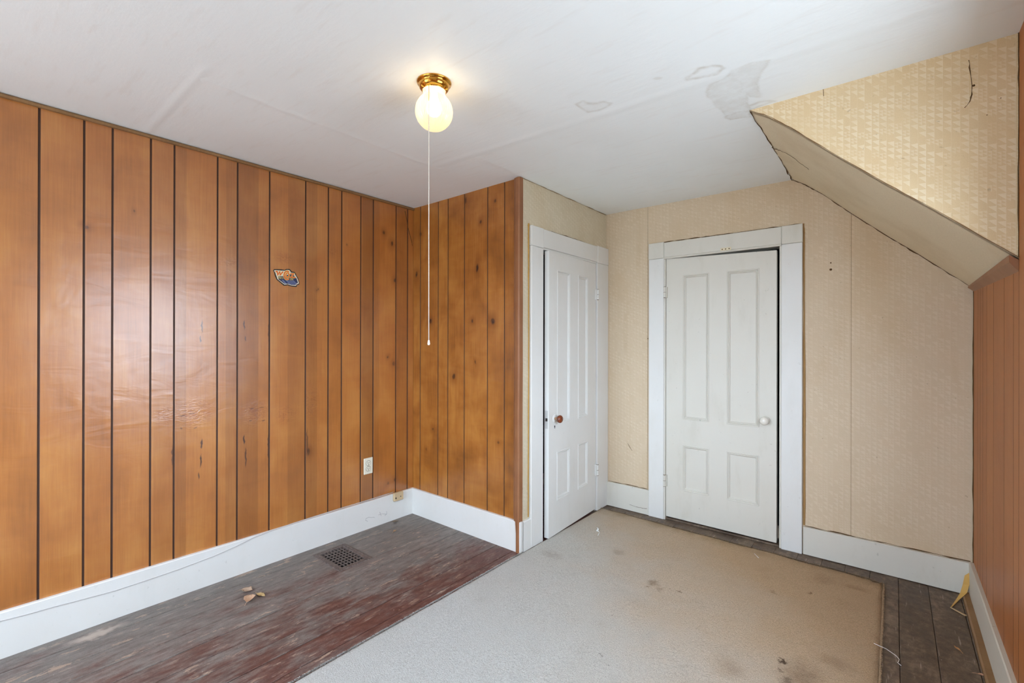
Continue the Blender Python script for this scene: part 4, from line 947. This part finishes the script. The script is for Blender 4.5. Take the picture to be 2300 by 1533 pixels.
# ------------------------------------------------------------------ leaves, scraps, string
def leaf(name, px, py, ln, wd, rz, curl, fold, label, mat, seed):
    c = un(px, py, 2, 0.0); r = random.Random(seed); nu, nv = 9, 6; vs = []
    for i in range(nu+1):
        t = i/nu; half = wd/2*(math.sin(math.pi*min(t*1.05, 1))**0.75)*(1+.12*r.uniform(-1, 1)) + .0004
        for j in range(nv+1):
            s_ = j/nv*2-1
            vs.append((t*ln-ln/2, s_*half, 0.002+abs(s_)**1.4*half*fold+curl*(2*t-1)**2*ln*.5+.0012*r.uniform(-1, 1)+.001))
    mz = min(v[2] for v in vs); vs = [(x, y, z-mz+.0006) for x, y, z in vs]
    root = tag(empty(name, (c[0], c[1], 0.0004)), label, 'leaf', 'dry leaves on the planks'); root.rotation_euler = (0, 0, rz)
    bl = obj('blade', vs, [(i*(nv+1)+j, i*(nv+1)+j+1, (i+1)*(nv+1)+j+1, (i+1)*(nv+1)+j) for i in range(nu) for j in range(nv)], mat, root, True)
    so = bl.modifiers.new('thickness', 'SOLIDIFY'); so.thickness = 0.0006
    b_ = MB(); z0_ = vs[nv//2][2]; b_.tube([(-ln/2-.016, .003, .0012), (-ln/2, 0, z0_+.001)] + [(vs[i*(nv+1)+nv//2][0], 0, vs[i*(nv+1)+nv//2][2]+.0007) for i in (3, 6, 9)], .0009, 5); b_.build('stem', mat, root)
def leafmat(name, a, b):
    k = N(name); P = k.pos(); k.pbsdf(k.mix(k.noise(k.vm('MULTIPLY', P, (90, 90, 90)), 1, 3, .6), a, b), .7, .3); return k.m
leaf('dry_leaf', 555, 1327, .060, .048, .6, .30, .5, 'greyish brown curled dry leaf with ragged edge on the planks', leafmat('leaf_grey', srgb(150, 124, 104), srgb(190, 164, 140)), 1)
leaf('dry_leaf', 561, 1347, .075, .052, 2.4, .25, .7, 'pinkish crumpled dry leaf with pointed tip on the planks', leafmat('leaf_pink', srgb(176, 132, 104), srgb(224, 194, 164)), 2)
leaf('dry_leaf', 586, 1336, .062, .026, 0.25, .04, .35, 'smooth oval yellowish dry leaf on the planks', leafmat('leaf_yellow', srgb(168, 138, 92), srgb(214, 186, 134)), 3)
leaf('dry_leaf', 888, 1172, .045, .024, 1.1, .3, .6, 'small dark crumpled leaf fragment near the corner baseboard', leafmat('leaf_dark', srgb(96, 80, 66), srgb(140, 120, 98)), 4)
leaf('dry_leaf', 887, 1193, .034, .020, 2.0, .2, .6, 'tiny tan leaf fragment on planks beside the register', leafmat('leaf_tan', srgb(150, 120, 92), srgb(188, 158, 124)), 5)
leaf('dry_leaf', 2150, 1457, .030, .010, 2.2, .15, .5, 'small orange tan leaf shred on the bare boards', leafmat('leaf_orange', srgb(170, 118, 74), srgb(204, 156, 108)), 6)
leaf('dry_leaf', 2205, 1516, .024, .012, .3, .15, .5, 'small pinkish leaf shred beside the shoe strip', leafmat('leaf_rose', srgb(180, 134, 110), srgb(206, 164, 134)), 7)
# peeled ochre strip in the corner
M_PEEL = flat('peeled_ochre_paper', srgb(206, 164, 92), .7, .2)
def free_ribbon(mb, pts, wds, dirs):
    vs_ = []
    for p_, w_, d_ in zip(pts, wds, dirs):
        d_ = Vector(d_).normalized(); vs_ += [Vector(p_)-d_*w_/2, Vector(p_)+d_*w_/2]
    mb.add(vs_, [(2*i, 2*i+1, 2*i+3, 2*i+2) for i in range(len(pts)-1)])
b_ = MB()
yq = YD-BT-0.006
P0 = [un(2182, 1275, 1, yq-.002), un(2179, 1281, 1, yq-.006), un(2174, 1291, 1, yq-.012), un(2170, 1312, 1, yq-.022), un(2164, 1331, 1, yq-.045), un(2152, 1345, 1, yq-.085)]
e = un(2137, 1362, 2, 0.002); P0.append(Vector(e))
free_ribbon(b_, P0, [.020, .024, .026, .026, .027, .022, .006], [(0.1, 0, 1), (.3, 0, 1), (1, 0, .4), (1, .1, .2), (1, .2, .25), (.8, .2, .5), (.8, .3, .3)])
ps = b_.build('peeled_strip', M_PEEL); so = ps.modifiers.new('thickness', 'SOLIDIFY'); so.thickness = .0008
tag(ps, 'curling ochre strip of peeled paper hanging over the corner baseboard', 'paper strip')
a, b = un(2134, 1364, 2, .002), un(2168, 1383, 2, .002)
d_ = (b-a).normalized(); s_ = Vector((-d_.y, d_.x, 0)); b_ = MB()
b_.add([a, a+s_*.005, b+s_*.009, b-s_*.002] + [q+Vector((0, 0, .0035)) for q in (a, a+s_*.005, b+s_*.009, b-s_*.002)], [(0,1,2,3), (4,5,6,7), (0,1,5,4), (1,2,6,5), (2,3,7,6), (3,0,4,7)])
tag(b_.build('wood_splinter', flat('splinter', srgb(196, 168, 128), .7)), 'pale thin splinter lying below the peeled ochre strip', 'splinter')
def on_floor(px, py, z): return un(px, py, 2, z)
pts = [on_floor(1963, 1444, .016), on_floor(1976, 1450, .016), on_floor(1990, 1456, .006), on_floor(2003, 1465, .002), on_floor(2013, 1472, .002), on_floor(2020, 1480, .002), on_floor(2018, 1485, .002), on_floor(2016, 1487, .002), on_floor(2024, 1494, .002)]
b_ = MB(); b_.tube(pts, .0013, 6); tag(b_.build('string', flat('white_string', srgb(226, 220, 214), .7), None, True), 'short white string trailing off the carpet onto bare boards', 'string')
M_WHITE = flat('white_paper', srgb(238, 238, 236), .6)
def scrap(name, pts, label, wd=.008, zz=.0175):
    b_ = MB(); q = [on_floor(x, y, zz+.004*((i % 2))) for i, (x, y) in enumerate(pts)]
    n_ = len(q); free_ribbon(b_, q, [wd*(.5+.5*((i*7) % 3)/2) for i in range(n_)], [(1, .4, .3*(-1)**i) for i in range(n_)])
    o = b_.build(name, M_WHITE); so = o.modifiers.new('thickness', 'SOLIDIFY'); so.thickness = .0012
    return tag(o, label, 'paper scrap')
scrap('paper_scrap', [(1341, 1184), (1344, 1187), (1341, 1191), (1346, 1194)], 'crumpled white paper scrap on the carpet near the closet door', .014)
scrap('paper_scrap', [(1346, 1196), (1343, 1202)], 'thin white paper sliver beside the crumpled scrap', .006)
scrap('paper_scrap', [(1694, 1242), (1698, 1246), (1704, 1252)], 'fine white fibre on the carpet near the panel door', .003, .016)
bpy.context.view_layer.update()
